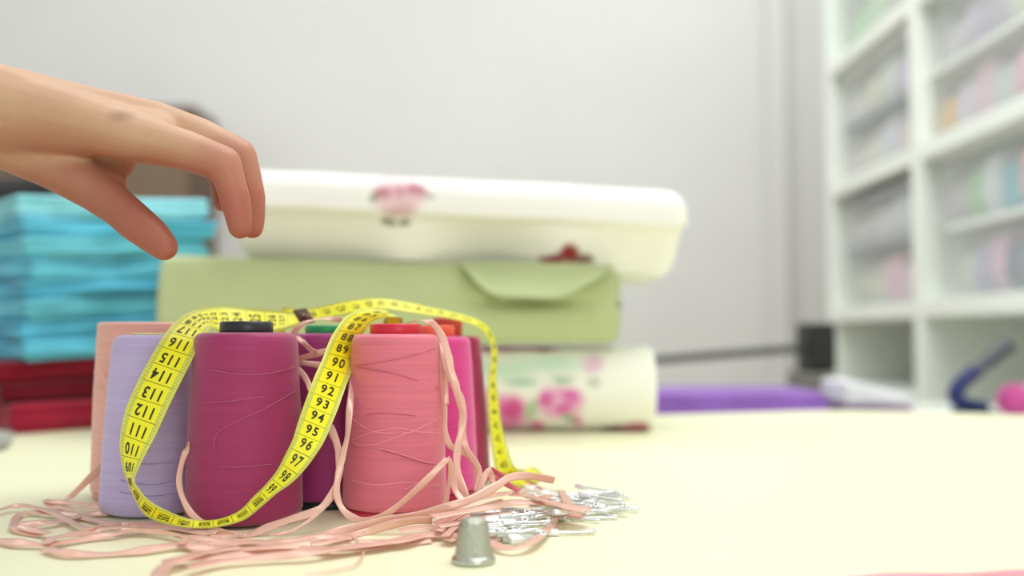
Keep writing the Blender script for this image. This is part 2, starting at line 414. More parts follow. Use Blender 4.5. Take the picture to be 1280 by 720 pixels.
# metal end tip
bm = bmesh.new()
a0, b0 = P(376.4, 405.4, .5845), P(366.5, 389.6, .5985); a1, b1 = P(393.5, 400.5, .583), P(383.5, 386.6, .597)
nn = (b0 - a0).cross(a1 - a0).normalized()
ex = (b0 - a0).normalized() * .0008
quads = [a0 - ex, b0 + ex, b1 + ex, a1 - ex]
vs = [bm.verts.new(q + nn * .0009) for q in quads] + [bm.verts.new(q - nn * .0009) for q in quads]
bm.faces.new(vs[:4]); bm.faces.new(vs[4:][::-1])
for k in range(4): bm.faces.new((vs[k], vs[(k+1) % 4], vs[4 + (k+1) % 4], vs[4 + k]))
bmesh.ops.bevel(bm, geom=bm.edges[:], offset=.0004, segments=2, affect='EDGES')
tip = bm_obj('metal_tip', bm, plain('bronze_tip', '#4a2418', .4, metal=.4, var=.15, scale=200), tape)
bm = bmesh.new(); cc = (a0 + b0 + a1 + b1) / 4
bmesh.ops.create_uvsphere(bm, u_segments=12, v_segments=8, radius=.0011)
sg = 1 if nn.y < 0 else -1
for v in bm.verts: v.co = v.co + cc + nn * .0008 * sg
bm_obj('rivet', bm, plain('rivet_brass', '#a8794c', .35, metal=.7), tape)

# ================================================================== RIBBONS
satin, nt, b = new_mat('peach_satin')
tc = N(nt, 'ShaderNodeTexCoord'); nz = N(nt, 'ShaderNodeTexNoise', Scale=25.0, Detail=3.0); nt.links.new(tc.outputs['Object'], nz.inputs['Vector'])
rp = N(nt, 'ShaderNodeValToRGB'); rp.color_ramp.elements[0].color = lin('#f6c0ab'); rp.color_ramp.elements[1].color = lin('#fcd5c4')
nt.links.new(nz.outputs['Fac'], rp.inputs['Fac']); nt.links.new(rp.outputs['Color'], b.inputs['Base Color'])
b.inputs['Roughness'].default_value = .24; b.inputs['Specular IOR Level'].default_value = 1.0; b.inputs['Metallic'].default_value = .08
b.inputs['Sheen Weight'].default_value = .2
tr = N(nt, 'ShaderNodeBsdfTranslucent'); nt.links.new(rp.outputs['Color'], tr.inputs['Color']); mx = N(nt, 'ShaderNodeMixShader', Fac=.22)
nt.links.new(b.outputs[0], mx.inputs[1]); nt.links.new(tr.outputs[0], mx.inputs[2]); nt.links.new(mx.outputs[0], nt.nodes['Material Output'].inputs['Surface'])
rosem = plain('rose_satin', '#c9606a', .35, var=.06)
rib = empty('satin_ribbon', T(300, 670), 'long peach pink satin ribbon tangled around and over the thread spools', 'ribbon')
_rs = [0]
def ribbon(pts, w=.0052, m=None, parent=None, name='ribbon_strand', h=.0016, tw=0.0):
    """pts: (px, py) lies on the table; (px, py, Y) hangs at that depth; normal: 'u' up / 'c' to the viewer, optional 4th"""
    _rs[0] += 1; q = []; nrm = []
    for i, p in enumerate(pts):
        if len(p) == 2:
            hh = h + .0012 * (.5 + .5 * math.sin(i * 1.7 + _rs[0] * 2.1)); v = T(p[0], p[1], hh); n = Vector((0.12 * math.sin(i * 1.3 + _rs[0]), -.35 + .25 * math.sin(i * 2 + _rs[0]), 1))
        else:
            v = P(p[0], p[1], p[2]); d = (CAM - v).normalized(); md = p[3] if len(p) > 3 else 'c'
            n = d if md == 'c' else (Vector((0, -.3, 1)) if md == 'u' else (d + Vector((.9 if md == 'r' else -.9, 0, .2))))
        if len(p) > 2: n = n + Vector((.55 * math.sin(i * 1.1 + _rs[0]), 0, .5 * math.sin(i * .8 + _rs[0] * 1.7)))
        q.append(v); nrm.append(n.normalized())
    C = cr(q, 9); NN = cr(nrm, 9)
    bm = bmesh.new(); fr, bk = [], []
    for i, c in enumerate(C):
        t = (C[min(i+1, len(C)-1)] - C[max(i-1, 0)]).normalized()
        wv = t.cross(NN[i])
        if wv.length < 1e-4: wv = Vector((0, 0, 1))
        wv.normalize(); nn = wv.cross(t).normalized()
        ww = w * .74 * (1 + .1 * math.sin(i * .35 + _rs[0]))
        rf, rb = [], []
        for k in (-1, -.5, 0, .5, 1):
            pp = c + wv * (ww / 2 * k) + nn * (.0001 * (1 - k * k))
            pp.z = max(pp.z, TZ + .0004)
            rf.append(bm.verts.new(pp + nn * .0001)); rb.append(bm.verts.new(pp - nn * .0001))
        fr.append(rf); bk.append(rb)
    for i in range(len(C) - 1):
        for k in range(4):
            bm.faces.new((fr[i][k], fr[i][k+1], fr[i+1][k+1], fr[i+1][k])); bm.faces.new((bk[i][k], bk[i+1][k], bk[i+1][k+1], bk[i][k+1]))
        for k in (0, 4): bm.faces.new((fr[i][k], fr[i+1][k], bk[i+1][k], bk[i][k]))
    for a, c in ((fr[0], bk[0]), (fr[-1], bk[-1])):
        for k in range(4): bm.faces.new((a[k], a[k+1], c[k+1], c[k]))
    bm.faces.ensure_lookup_table(); nfl = [len(f.verts) for f in bm.faces]
    o = bm_obj(name, bm, m or satin, parent or rib)
    for p in o.data.polygons:
        if p.area and min((o.data.vertices[a].co - o.data.vertices[b2].co).length for a, b2 in p.edge_keys) < .00025: p.use_smooth = False
    return o
R = ribbon
# pool on the table to the side of the peach spool
R([(-14, 640), (0, 637), (19, 632.5), (39, 633.5), (64, 640), (84, 650), (101, 658), (113, 660.5), (127, 657), (150, 654)], h=.003)
R([(136, 638), (97, 644), (58, 640), (31, 640.5), (21, 646), (18, 652), (18, 658), (25, 663.5), (47, 667), (62, 667)], .0058)
R([(20, 655), (49, 654), (82, 650), (109, 643), (136, 640)], .0075, h=.002)
R([(22, 657.5), (39, 662), (63, 667)], .005, h=.003)
R([(119, 463, .578), (124, 468, .575), (131, 478, .573), (139, 492, .572), (146, 510, .574)], .004)
R([(141, 566, .572), (137, 572, .571), (125, 584, .573), (107, 603, .575), (86, 623, .578), (72, 634)], .0052)
R([(134, 585, .572), (128, 600, .572), (131, 618, .571), (128, 634, .571)], .004)
R([(137, 590, .571), (133, 598, .569), (132, 615, .569), (137, 632, .569)], .003)
R([(56, 625), (66, 627), (88, 629), (117, 630), (132, 632)], .005, h=.004)
R([(57, 626), (64, 632), (92, 636), (120, 633), (136, 636)], .005, h=.003)
R([(89, 644), (109, 648), (136, 653), (161, 656), (195, 655), (232, 661), (270, 666)], .006)
R([(58, 679.5), (66, 673), (88, 668.5), (117, 664), (136, 660), (160, 659)], .007, h=.003)
R([(58, 680), (82, 677), (117, 671.5), (148, 666), (175, 660.5), (204, 658.5), (235, 662), (262, 668)], .0068, h=.002)
R([(-16, 675), (0, 676), (19, 678), (49, 680.5), (62, 681)], .007)
R([(56, 685), (78, 690.5), (107, 693), (146, 691.5), (185, 686.5), (220, 681), (240, 681)], .007)
R([(150, 661), (190, 664), (218, 668), (232, 672), (226, 680)], .005, h=.003)
# between the lavender and raspberry spools, then along the front
R([(236, 552, .512), (233, 562, .507), (227.5, 578, .503), (224, 600, .499), (227.5, 620, .496), (237.5, 640, .493), (250, 651, .490), (264, 660, .487), (284, 666, .484), (307, 669)], .0042)
R([(262, 672), (284, 669), (307, 669.5, .4835, 'u'), (336, 659, .486), (365, 648.5, .489), (394, 639.5, .493), (406, 630.5, .497), (416, 616, .502), (423.5, 596, .508), (424.5, 575, .514), (420.5, 553, .520), (412, 533, .526)], .0055)
R([(336, 668.5), (360, 665, .485), (386, 651, .489), (402, 637, .495), (413, 622, .500)], .0022)
R([(442, 445, .556), (440.5, 475, .540), (437, 512, .524), (434, 545, .515), (428, 570, .509), (422.5, 595, .505), (421, 617, .502), (426.7, 634, .499), (438, 645.5, .496), (454, 650.5, .494), (477, 646, .493), (499, 631, .494), (527, 606, .496), (549, 584, .500), (559, 573, .503)], .0048)
R([(559, 572, .503), (562.5, 577, .504), (563, 590, .506), (560.5, 609, .508), (557, 630, .511)], .0036, None)
R([(230, 682), (290, 677), (340, 678), (388, 674), (429.5, 662.5, .486), (471, 652.5, .491), (513, 645.5, .494), (540.5, 639, .496), (568, 631, .497), (596, 621, .503), (622, 606.5, .511), (636, 597.5, .519), (656, 594.5, .528), (676, 597, .533), (693, 600.5, .535)], .0058)
R([(380, 682), (420, 675), (452, 667, .486), (485, 657, .489), (516, 651, .491), (540, 650, .492)], .006)
R([(204, 704.5), (229, 699), (278, 695), (336, 688), (375, 685.5), (430, 686), (490, 680), (538, 674)], .008)
R([(236, 709), (278, 701), (336, 696), (385, 691), (440, 684), (500, 676)], .007, h=.003)
R([(196, 722), (206, 708), (232, 697), (260, 690), (300, 684)], .0075, h=.0035)
R([(222, 670), (250, 673), (278, 678), (317, 678), (356, 677.5), (400, 671), (440, 672)], .0068, h=.002)
R([(225, 676), (245, 684), (290, 687), (345, 683), (390, 680)], .0072, h=.0025)
R([(404, 690), (430, 684), (470, 680), (515, 672), (545, 664), (570, 650)], .0066, h=.003)
R([(445, 679), (500, 676), (530, 670), (556, 668), (585, 672)], .006, h=.003)
R([(425, 668), (440, 671), (452, 679), (454, 692), (443, 706), (415, 714), (382, 718)], .0014, h=.001)
# draped over the coral spool
R([(505, 405, .556, 'u'), (516, 402, .553, 'u'), (530.6, 400.5, .549, 'u'), (541, 405, .545), (550, 417, .542), (556.5, 431, .539), (561, 446, .537), (564, 462, .535), (569, 480, .534), (573, 500, .533), (578, 518, .532), (577, 537, .530), (572.5, 559, .527), (571, 581, .523), (575.6, 603, .518), (584, 624, .512)], .0056)
R([(552, 420, .552), (553.5, 440, .545), (559, 462, .541), (566, 480, .540), (575.6, 498, .539), (580, 519, .538), (578.5, 543, .537), (584, 563, .535), (593, 577, .532), (599, 590, .528), (597, 614, .520)], .0052)
R([(551, 440, .548), (553, 477, .545), (555.6, 514, .541), (556.7, 541, .538), (564, 558, .536), (582, 567, .537), (593, 579, .535), (597, 600, .530)], .0045)
R([(551, 434, .550), (554, 455, .546), (557, 480, .543), (558, 505, .541)], .004)
R([(567, 580, .519), (566.5, 598, .516), (570, 614, .512), (579, 626, .508)], .005)
R([(597, 616, .518), (606, 595, .521), (611.5, 588.5, .523), (614.5, 597, .524), (618, 610, .523)], .0046)
# upper strands around the green cap
R([(366, 418, .556), (374, 408, .555), (386, 401.5, .556, 'u'), (404, 398.5, .558, 'u'), (424, 399.5, .560), (432, 402, .562)], .0042)
R([(371, 420, .553), (380, 429, .545), (390, 438, .538), (397, 441, .532)], .0048)
R([(371, 449, .546), (386, 445, .540), (402, 440.5, .533), (412, 437, .528)], .0048)
R([(372, 453, .546), (390, 455, .540), (404, 457, .532)], .0046)
R([(371, 459, .540), (380, 470, .530), (386, 481, .522), (392, 497, .515)], .0045)
# pile beside the spools
R([(600, 622), (638, 616), (667, 617.5), (690, 622)], .008, h=.009)
R([(540, 646), (575, 640), (610, 634), (642, 628), (690, 630), (735, 637)], .0085, h=.010)
R([(545, 655), (580, 645), (620, 640), (660, 640), (700, 641), (730, 646)], .008, h=.004)
R([(655, 600), (675.6, 611), (691, 624)], .004, h=.004, m=rosem)
R([(702, 613), (706, 622), (712, 631), (723, 634), (737, 638)], .006, h=.011)
R([(614, 586, .575), (622, 592, .57), (632, 596.5, .565)], .0045, m=rosem)
R([(610, 596, .560), (629, 603, .555), (649, 614, .54)], .0045, m=rosem)
R([(640, 617), (665, 621), (700, 631), (732, 638)], .0075, h=.0115)
R([(606, 652), (611, 664), (616, 679), (638, 685.5), (660, 680), (676, 669), (688, 657), (694, 646)], .0062, h=.003)
R([(600, 662), (613, 653), (632, 648), (648, 650)], .006, h=.004)
R([(548, 664), (566, 648), (586, 638), (606, 632), (630, 626)], .006, h=.005)
R([(556, 670), (573, 655), (590, 645), (600, 640)], .006, h=.004)
R([(540, 640), (566, 636), (590, 626), (612, 618)], .006, h=.007)
R([(548, 658), (580, 652), (612, 646), (640, 642)], .006, h=.006)
R([(500, 664), (530, 659), (556, 660), (575, 652), (600, 652)], .0065, h=.003)
R([(560, 676), (580, 668), (600, 668), (622, 676)], .006, h=.002)
# pink strip at the near edge of the table
rb2 = ribbon([(1040, 727), (1100, 721.5), (1160, 719.5), (1220, 718), (1285, 716.5), (1340, 716)], .0055, plain('pink_satin', '#e79aa6', .4, var=.05), None, 'ribbon_length', .001)
rb2.parent = None; rb2.matrix_parent_inverse = Matrix()
tag(rb2, 'short pink ribbon length lying alone on the bare near side of the table', 'ribbon')

# ================================================================== THIMBLE
tp = T(592, 703); tx, ty = tp.x, tp.y
thm = empty('thimble', (tx, ty, TZ), 'small dimpled silver metal thimble standing in front of the spools', 'thimble')
mm, nt, b = new_mat('thimble_metal')
tc = N(nt, 'ShaderNodeTexCoord'); vo = N(nt, 'ShaderNodeTexVoronoi', Scale=900.0); nt.links.new(tc.outputs['Object'], vo.inputs['Vector'])
bp = N(nt, 'ShaderNodeBump', Strength=.8, Distance=.0006); nt.links.new(vo.outputs['Distance'], bp.inputs['Height']); nt.links.new(bp.outputs['Normal'], b.inputs['Normal'])
b.inputs['Base Color'].default_value = lin('#b9bbae'); b.inputs['Metallic'].default_value = .9; b.inputs['Roughness'].default_value = .38
rimm = plain('thimble_rim_metal', '#c9cabf', .25, metal=.95, var=.03)
bm = bmesh.new()
lathe(bm, [(.0086, .0032), (.0083, .0042), (.0078, .007), (.0072, .0115), (.0067, .0158), (.0062, .0176), (.0052, .0190), (.0036, .0197), (0, .0199)], tx, ty, TZ, 64)
bm_obj('thimble_body', bm, mm, thm)
bm = bmesh.new()
lathe(bm, [(.0082, 0.0002), (.0093, .0002), (.0098, .0008), (.0099, .0018), (.0094, .0026), (.0088, .0030), (.0086, .0034), (.0080, .0034), (.0080, .0002)], tx, ty, TZ, 64)
bm_obj('rolled_rim', bm, rimm, thm)

# ================================================================== SAFETY PINS
pinm = plain('pin_steel', '#e2e5e4', .25, metal=.6, var=.05, scale=200)
pinc = plain('pin_cap', '#eef0ee', .3, metal=.4, var=.04, scale=200)
def wire_pts(L, op):
    pts = [(L, .0016, 0)]
    pts += [(L * .5, .0018, 0), (.0035, .0017, 0)]
    for k in range(13):
        a = math.pi * .5 + 2 * math.pi * k / 8
        pts.append((.0014 + .0014 * math.cos(a), .0014 * math.sin(a), .0002 * k / 4))
    pts += [(.004, -.0015 - op * .2, .0003), (L * .5, -.0017 - op * .5, .0002), (L * .97, -.0016 - op, 0)]
    return pts
def pin_meshes(L, op):
    bm = bmesh.new(); pts = cr(wire_pts(L, op), 3)
    rad = [.00062] * len(pts)
    for k in range(6): rad[-1 - k] = .00006 + .00006 * k
    tube(bm, pts, rad, 7); bmesh.ops.recalc_face_normals(bm, faces=bm.faces[:])
    w = bpy.data.meshes.new('wire'); bm.to_mesh(w); bm.free()
    for p in w.polygons: p.use_smooth = True
    w.materials.append(pinm)
    bm = bmesh.new(); box(bm, (L - .0055, -.0032, -.0015), (L + .0016, .0032, .0015), .0009, 3)
    for v in bm.verts:
        if v.co.x > L: v.co.y *= .72
    bmesh.ops.recalc_face_normals(bm, faces=bm.faces[:])
    c = bpy.data.meshes.new('clasp'); bm.to_mesh(c); bm.free()
    for p in c.polygons: p.use_smooth = True
    c.materials.append(pinc)
    return w, c
kinds = [pin_meshes(.024, 0), pin_meshes(.024, .004), pin_meshes(.020, .002)]
def pin(px, py, h, yaw, pitch, k, label, group='silver safety pins heaped beside the ribbon', roll=0):
    loc = T(px, py, h)
    e = empty('safety_pin', loc, label, 'safety pin', group)
    e.rotation_euler = (roll, pitch, yaw)
    for nm, me in zip(('wire', 'clasp'), kinds[k]):
        o = bpy.data.objects.new(nm, me); COL.objects.link(o); o.parent = e
    return e
rnd = random.Random(3)
LBL = 'silver safety pin in the loose heap beside the peach ribbon'
pile = []
for i in range(30):
    pile.append((rnd.uniform(628, 690), rnd.uniform(640, 668), .0016 + .0011 * (i % 6), rnd.uniform(2.6, 3.9), rnd.uniform(-.08, .08)))
for i in range(48):
    pile.append((rnd.uniform(698, 790), rnd.uniform(614, 641), .0016 + .0013 * (i % 6), rnd.uniform(2.6, 3.6), rnd.uniform(-.10, .10)))
for i, (px, py, h, yaw, pt) in enumerate(pile):
    pin(px, py, h, yaw, pt, i % 3, LBL, roll=rnd.uniform(-.5, .5))
pin(744, 664, .0016, math.pi + .12, 0, 0, 'silver safety pin lying nearest the viewer, slightly apart from the heap', None)
pin(798, 637, .0016, math.pi + .25, 0, 1, 'open silver safety pin pointing away from the heap at its tip end', None)
pin(790, 622, .0018, math.pi - .3, 0, 2, LBL); pin(772, 646, .0016, math.pi + .1, 0, 1, LBL); pin(750, 650, .0018, math.pi - .35, 0, 0, LBL)

# ================================================================== FABRIC BOLTS
def blend_print(base, blobs, p, seed):
    px, py = proj(p); c = base
    n1 = noise.noise(Vector((p[0] * 45, p[2] * 45, seed))) ; n2 = noise.noise(Vector((p[0] * 45 + 9, p[2] * 45 + 4, seed + 3)))
    n3 = noise.noise(Vector((p[0] * 160, p[2] * 160, seed)))
    for bx, by, rx, ry, col, soft in blobs:
        d = math.hypot((px - bx + n1 * 5 + n3 * 4) / rx, (py - by + n2 * 4 + n3 * 3) / ry)
        t = min(max((1 - d) / soft + .5, 0), 1)
        c = mix(c, lin(col), t)
    return c
def loft(name, sects, m, parent, colf=None, smooth=True):
    """sects: list of closed loops (same count), capped at both ends"""
    bm = bmesh.new(); cl = bm.verts.layers.float_color.new('print') if colf else None
    rr = [[bm.verts.new(p) for p in s] for s in sects]
    n = len(rr[0])
    for a, c in zip(rr, rr[1:]):
        for k in range(n): bm.faces.new((a[k], a[(k+1) % n], c[(k+1) % n], c[k]))
    for s, rev in ((rr[0], True), (rr[-1], False)):
        bm.faces.new(s[::-1] if rev else s)
    if colf:
        for v in bm.verts: v[cl] = colf(v.co)
    return bm_obj(name, bm, m, parent, smooth)
def section(profile, n):
    pts = cr([(a, b_, 0) for a, b_ in profile] + [(profile[0][0], profile[0][1], 0)], n)[:-1]
    return [(p.x, p.y) for p in pts]

# floral roll (bottom)
fr = empty('fabric_roll', (-.05, 1.03, TZ), 'cream rolled fabric printed with pink roses lying under the green bolt', 'fabric roll')
FB = [(632, 516, 30, 22, '#eb94c2', .5), (640, 512, 12, 10, '#da5c9c', .5), (700, 503, 30, 20, '#efaed4', .5), (680, 500, 10, 9, '#df6fb0', .6), (712, 496, 10, 9, '#e277b8', .7), (705, 512, 9, 7, '#e06fb0', .7),
      (672, 534, 12, 7, '#e68ab4', .6), (722, 526, 8, 7, '#e79cc0', .7), (740, 454, 13, 11, '#eec6dc', .7), (742, 478, 9, 6, '#c9cfc0', .8),
      (625, 462, 40, 11, '#d5ecd4', .9), (690, 455, 34, 9, '#daf0dc', .9), (650, 478, 20, 6, '#bcd6bf', .9), (705, 474, 14, 6, '#b3cbb0', .9), (664, 512, 9, 14, '#b6cfa8', .9), (712, 524, 8, 4, '#8fb08c', .9),
      (640, 436, 55, 5, '#cc5f92', .5), (672, 434, 16, 4, '#8c1f3c', .5), (590, 500, 26, 20, '#efaed4', .5),
      (775, 536, 28, 4, '#8e2b3a', .5), (795, 533, 18, 5, '#d88a98', .6), (655, 541, 60, 5, '#c9d2b8', .9), (560, 470, 20, 18, '#eb94c2', .5), (520, 510, 22, 20, '#efaed4', .5)]
rc_y, rc_z, rad = 1.03, TZ + .0445, .0445
xl, xr = -.34, (810 - 640) / F * 1.0
sec = []
xs = [xl + .001] + [xl + (xr - xl) * k / 220 for k in range(221)] + [xr + .004, xr + .0065, xr + .007, xr + .004]
for x in xs:
    rr_ = rad
    if x > xr: rr_ = {0: rad, 1: rad * .985, 2: rad * .95, 3: rad * .88, 4: rad * .82}[min(4, xs[::-1].index(x) if False else [xr, xr + .004, xr + .0065, xr + .007].index(x) if x in (xr, xr + .004, xr + .0065, xr + .007) else 4)]
    s = []
    for k in range(150):
        a = 2 * math.pi * k / 150
        w = 1 + .010 * noise.noise(Vector((x * 14, math.cos(a) * 1.2, math.sin(a) * 1.2))) + (.03 * math.exp(-((a - 2.2) / .35) ** 2))
        s.append((x, rc_y + rr_ * w * math.cos(a) * 1.05, max(TZ + .0008, rc_z + rr_ * w * math.sin(a))))
    sec.append(s)
pm = print_mat('rose_print')
loft('rolled_cloth', sec, pm, fr, lambda p: blend_print(lin('#f7f7ec'), FB, p, 2.0))
bm = bmesh.new(); sp = []
for k in range(160):
    a = k / 160 * 2 * math.pi * 5.0; r = .007 + (rad * .8 - .007) * k / 160
    sp.append((xr + .0052, rc_y + r * math.cos(a), rc_z + r * math.sin(a)))
tube(bm, sp, .0011, 6); bm_obj('spiral_edge', bm, plain('roll_edge', '#dfe0cf', .8), fr)

# green bolt (middle)
gb = empty('fabric_bolt', (-.1, 1.05, TZ + .09), 'sage green folded fabric bolt with an envelope flap, middle of its stack', 'fabric bolt')
gm = plain('sage_cloth', '#c0cb9b', .85, var=.04, scale=14, bump=.12, bscale=700, sheen=.15, spec=.2)
xl, xr = (191 - 640) / F * .97, (777 - 640) / F * .985
prof = section([(.0, .30), (.0, .62), (.004, .86), (.014, .975), (.05, 1.0), (.20, 1.0), (.235, .97), (.24, .5), (.235, .03), (.20, 0), (.05, 0), (.018, .02), (.006, .11)], 8)
sec = []; NXG = 150
for k in range(NXG + 1):
    u = k / NXG; x = xl + (xr - xl) * u
    zb = TZ + .0895 + .002 * u - .0 * u; zt = CAM.z + (420 - (317 + 17 * u)) / F * .985
    Y0 = .968 + .012 * u
    e = min(u, 1 - u) * NXG
    ins = {0: .012, 1: .005, 2: .0015}.get(int(e), 0)
    s = []
    for dy, z in prof:
        zz = zb + (zt - zb) * z
        yy = Y0 + dy + .004 * noise.noise(Vector((x * 9, zz * 14, dy * 5))) + .0012 * noise.noise(Vector((x * 40, zz * 30, 1)))
        if dy < .05:
            qx, qy = proj((x, yy, zz)); yy += .020 * math.exp(-((qx - 662) / 52) ** 2) * math.exp(-((qy - 377) / 6.5) ** 2) + .010 * math.exp(-((qx - 592 - (qy - 345) * .9) / 6) ** 2) * (1 if qy < 372 else 0)
        if ins:
            yy = yy + (ins if dy < .12 else -ins); zz = zz + (ins * .6 if z < .5 else -ins * .6)
        s.append((x, yy, zz))
    sec.append(s)
loft('folded_cloth', sec, gm, gb)
# envelope flap : a thick cloth sheet hanging from the top edge, its lower lip lifted
FT = [(572, 327), (640, 327), (710, 329), (766, 332.5)]; FLo = [(578, 333), (612, 366), (660, 372.5), (704, 371), (740, 352), (767, 335)]
top = cr([(a, b_, 0) for a, b_ in FT], 20); low = cr([(a, b_, 0) for a, b_ in FLo], 12)
bm = bmesh.new(); NU_, NV_ = 60, 16; fa, ba = [], []
for i in range(NU_ + 1):
    t = i / NU_; pt = top[min(int(t * (len(top) - 1)), len(top) - 1)]; pl = low[min(int(t * (len(low) - 1)), len(low) - 1)]
    ra, rb_ = [], []
    for j in range(NV_ + 1):
        s = j / NV_; qx = pt.x + (pl.x - pt.x) * s; qy = pt.y + (pl.y - pt.y) * s
        drop = min(1, max(0, (qy - 329) / 40)); inn = min(1, (pl.y - pt.y) / 20)
        Y = .977 + .006 * (1 - s) * (1 - drop) - .005 * inn - .030 * s * s * inn + .0015 * math.sin(t * 7 + s * 3)
        ra.append(bm.verts.new(P(qx, qy, Y))); rb_.append(bm.verts.new(P(qx, qy, Y + .0035 - .0012 * s)))
    fa.append(ra); ba.append(rb_)
for i in range(NU_):
    for j in range(NV_):
        bm.faces.new((fa[i][j], fa[i+1][j], fa[i+1][j+1], fa[i][j+1])); bm.faces.new((ba[i][j], ba[i][j+1], ba[i+1][j+1], ba[i+1][j]))
    bm.faces.new((fa[i][NV_], fa[i+1][NV_], ba[i+1][NV_], ba[i][NV_])); bm.faces.new((fa[i][0], ba[i][0], ba[i+1][0], fa[i+1][0]))
for j in range(NV_):
    for i in (0, NU_): bm.faces.new((fa[i][j], fa[i][j+1], ba[i][j+1], ba[i][j]))
bm_obj('envelope_flap', bm, gm, gb)

# white bolt (top)
wb = empty('fabric_bolt', (-.05, 1.05, TZ + .18), 'thick white fabric bolt with scattered red roses, topmost of its stack', 'fabric bolt')
WB = [(498, 246, 30, 23, '#ecccd2', .5), (477, 240, 11, 7, '#c98a98', .7), (520, 238, 12, 8, '#c98a98', .7), (500, 240, 9, 9, '#d9a0ae', .8), (534, 246, 7, 4, '#b9a8a4', .7), (500, 262, 20, 6, '#d9b5b8', .8), (468, 246, 6, 6, '#9aa08c', .8), (487, 277, 12, 5, '#8d8578', .6), (508, 277, 7, 4, '#8d8578', .6),
      (712, 316, 12, 12, '#94322f', .5), (690, 325, 17, 8, '#8a3434', .6), (728, 325, 14, 6, '#7c5a4c', .7), (300, 255, 22, 18, '#ecccd2', .5)]
xl, xr = (268 - 640) / F * .955, (858 - 640) / F * .975
sec = []; NXW = 300
for k in range(NXW + 1):
    u = k / NXW; x = xl + (xr - xl) * u
    zt = CAM.z + (420 - (206 + 28 * u)) / F * .97; zb = CAM.z + (420 - (320 + 25 * u)) / F * 1.0
    bul = math.exp(-((u - .40) / .085) ** 2) * .8 + math.exp(-((u - .74) / .10) ** 2)
    Y0 = .948 + .012 * u
    rec = 1 - .75 * bul
    pr = section([(-.006, .535), (-.007, .58), (-.005, .80), (.006, .93), (.025, .985), (.06, 1.0), (.20, 1.0), (.235, .96), (.24, .5), (.235, .04), (.20, 0),
                  (.095, 0), (.070 * (.4 + .6 * rec), .02), (.060 * (.3 + .7 * rec), .10), (.044 * (.22 + .78 * rec), .28), (.030 * (.2 + .8 * rec), .42), (.022 * (.3 + .7 * rec), .485), (.006, .505)], 6)
    e = min(u, 1 - u) * NXW
    ins = {0: .016, 1: .009, 2: .005, 3: .0025, 4: .001}.get(int(e), 0)
    s = []
    for dy, z in pr:
        zz = zb + (zt - zb) * z + .002 * noise.noise(Vector((x * 10, dy * 6, 3)))
        yy = Y0 + dy + .003 * noise.noise(Vector((x * 8, zz * 12, dy * 5 + 7)))
        dd = min(1, min(u, 1 - u) / .042); sq = math.sqrt(max(0, 1 - (1 - dd) ** 2)); zm = zb + (zt - zb) * .62
        zz = zm + (zz - zm) * (.42 + .58 * sq); yy = yy + (.012 if dy < .12 else -.012) * (1 - sq)
        s.append((x, yy, zz))
    sec.append(s)
wm = print_mat('white_rose_print')
loft('folded_cloth', sec, wm, wb, lambda p: blend_print(lin('#f5f3ef'), WB, p, 5.0))

# ================================================================== TEAL AND RED STACKS
def slab(cs, dz, z0s, z1s, seed, wob=.004, r=.45, nu=36, nv=24, grooves=2):
    """cloth slab over four plan corners (front-left, front-right, back-right, back-left); z0s/z1s heights at left and right end"""
    bm = bmesh.new(); secs = []
    nz_ = 14
    for i in range(nz_ + 1):
        a = -math.pi / 2 + math.pi * i / nz_
        zt = .5 + .5 * math.sin(a); ins = (1 - math.cos(a) ** .6) if math.cos(a) > 1e-6 else 1
        g = math.sin(zt * math.pi * grooves * 2) * .0022
        ring = []
        per = []
        for (p, q, n) in ((cs[0], cs[1], nu), (cs[1], cs[2], nv), (cs[2], cs[3], nu), (cs[3], cs[0], nv)):
            for k in range(n): per.append(Vector((p[0] + (q[0] - p[0]) * k / n, p[1] + (q[1] - p[1]) * k / n, 0)))
        cen = Vector((sum(c[0] for c in cs) / 4, sum(c[1] for c in cs) / 4, 0))
        ux = Vector((cs[1][0] - cs[0][0], cs[1][1] - cs[0][1], 0))
        for p in per:
            u = (p - Vector((cs[0][0], cs[0][1], 0))).dot(ux) / ux.length_squared
            z0 = z0s[0] + (z0s[1] - z0s[0]) * u; z1 = z1s[0] + (z1s[1] - z1s[0]) * u
            z = z0 + (z1 - z0) * zt
            d = (cen - p); 
            ins_m = ins * (z1 - z0) * r + g
            q = p + d.normalized() * ins_m
            w = wob * noise.noise(Vector((p.x * 16, p.y * 16, seed * 3.7 + zt * 1.2)))
            q -= d.normalized() * w
            ring.append(bm.verts.new((q.x, q.y, z + (wob * .35) * noise.noise(Vector((p.x * 12, p.y * 12, seed * 5.1))) * (1 if 0 < i < nz_ else .6))))
        secs.append(ring)
    n = len(secs[0])
    for a, c in zip(secs, secs[1:]):
        for k in range(n): bm.faces.new((a[k], a[(k+1) % n], c[(k+1) % n], c[k]))
    bm.faces.new(secs[0][::-1]); bm.faces.new(secs[-1])
    return bm
def stack_corners(pxl, pxr, Yl, Yr, depth=.26, off=0.0, sh=0.0):
    a = Vector(((pxl - 640) / F * Yl, Yl)); c = Vector(((pxr - 640) / F * Yr, Yr))
    d = (c - a).normalized(); n = Vector((-d.y, d.x))
    a = a + n * off + d * sh; c = c + n * off + d * sh
    return [tuple(a), tuple(c), tuple(c + n * depth), tuple(a + n * depth)]
reds = ['#7c0f22', '#640a1c', '#8f1730']
rdat = [(0.0008, .031, .0008, .034, '#a3203c', 16, 236), (.031, .050, .034, .056, '#6c0c1e', 2, 226), (.050, .073, .056, .083, '#7f1226', -6, 232)]
rlab = ['bright crimson folded cloth lying directly on the table, lowest in its stack', 'very dark red folded cloth, middle of the three red ones', 'dark red folded cloth touching the underside of the turquoise stack']
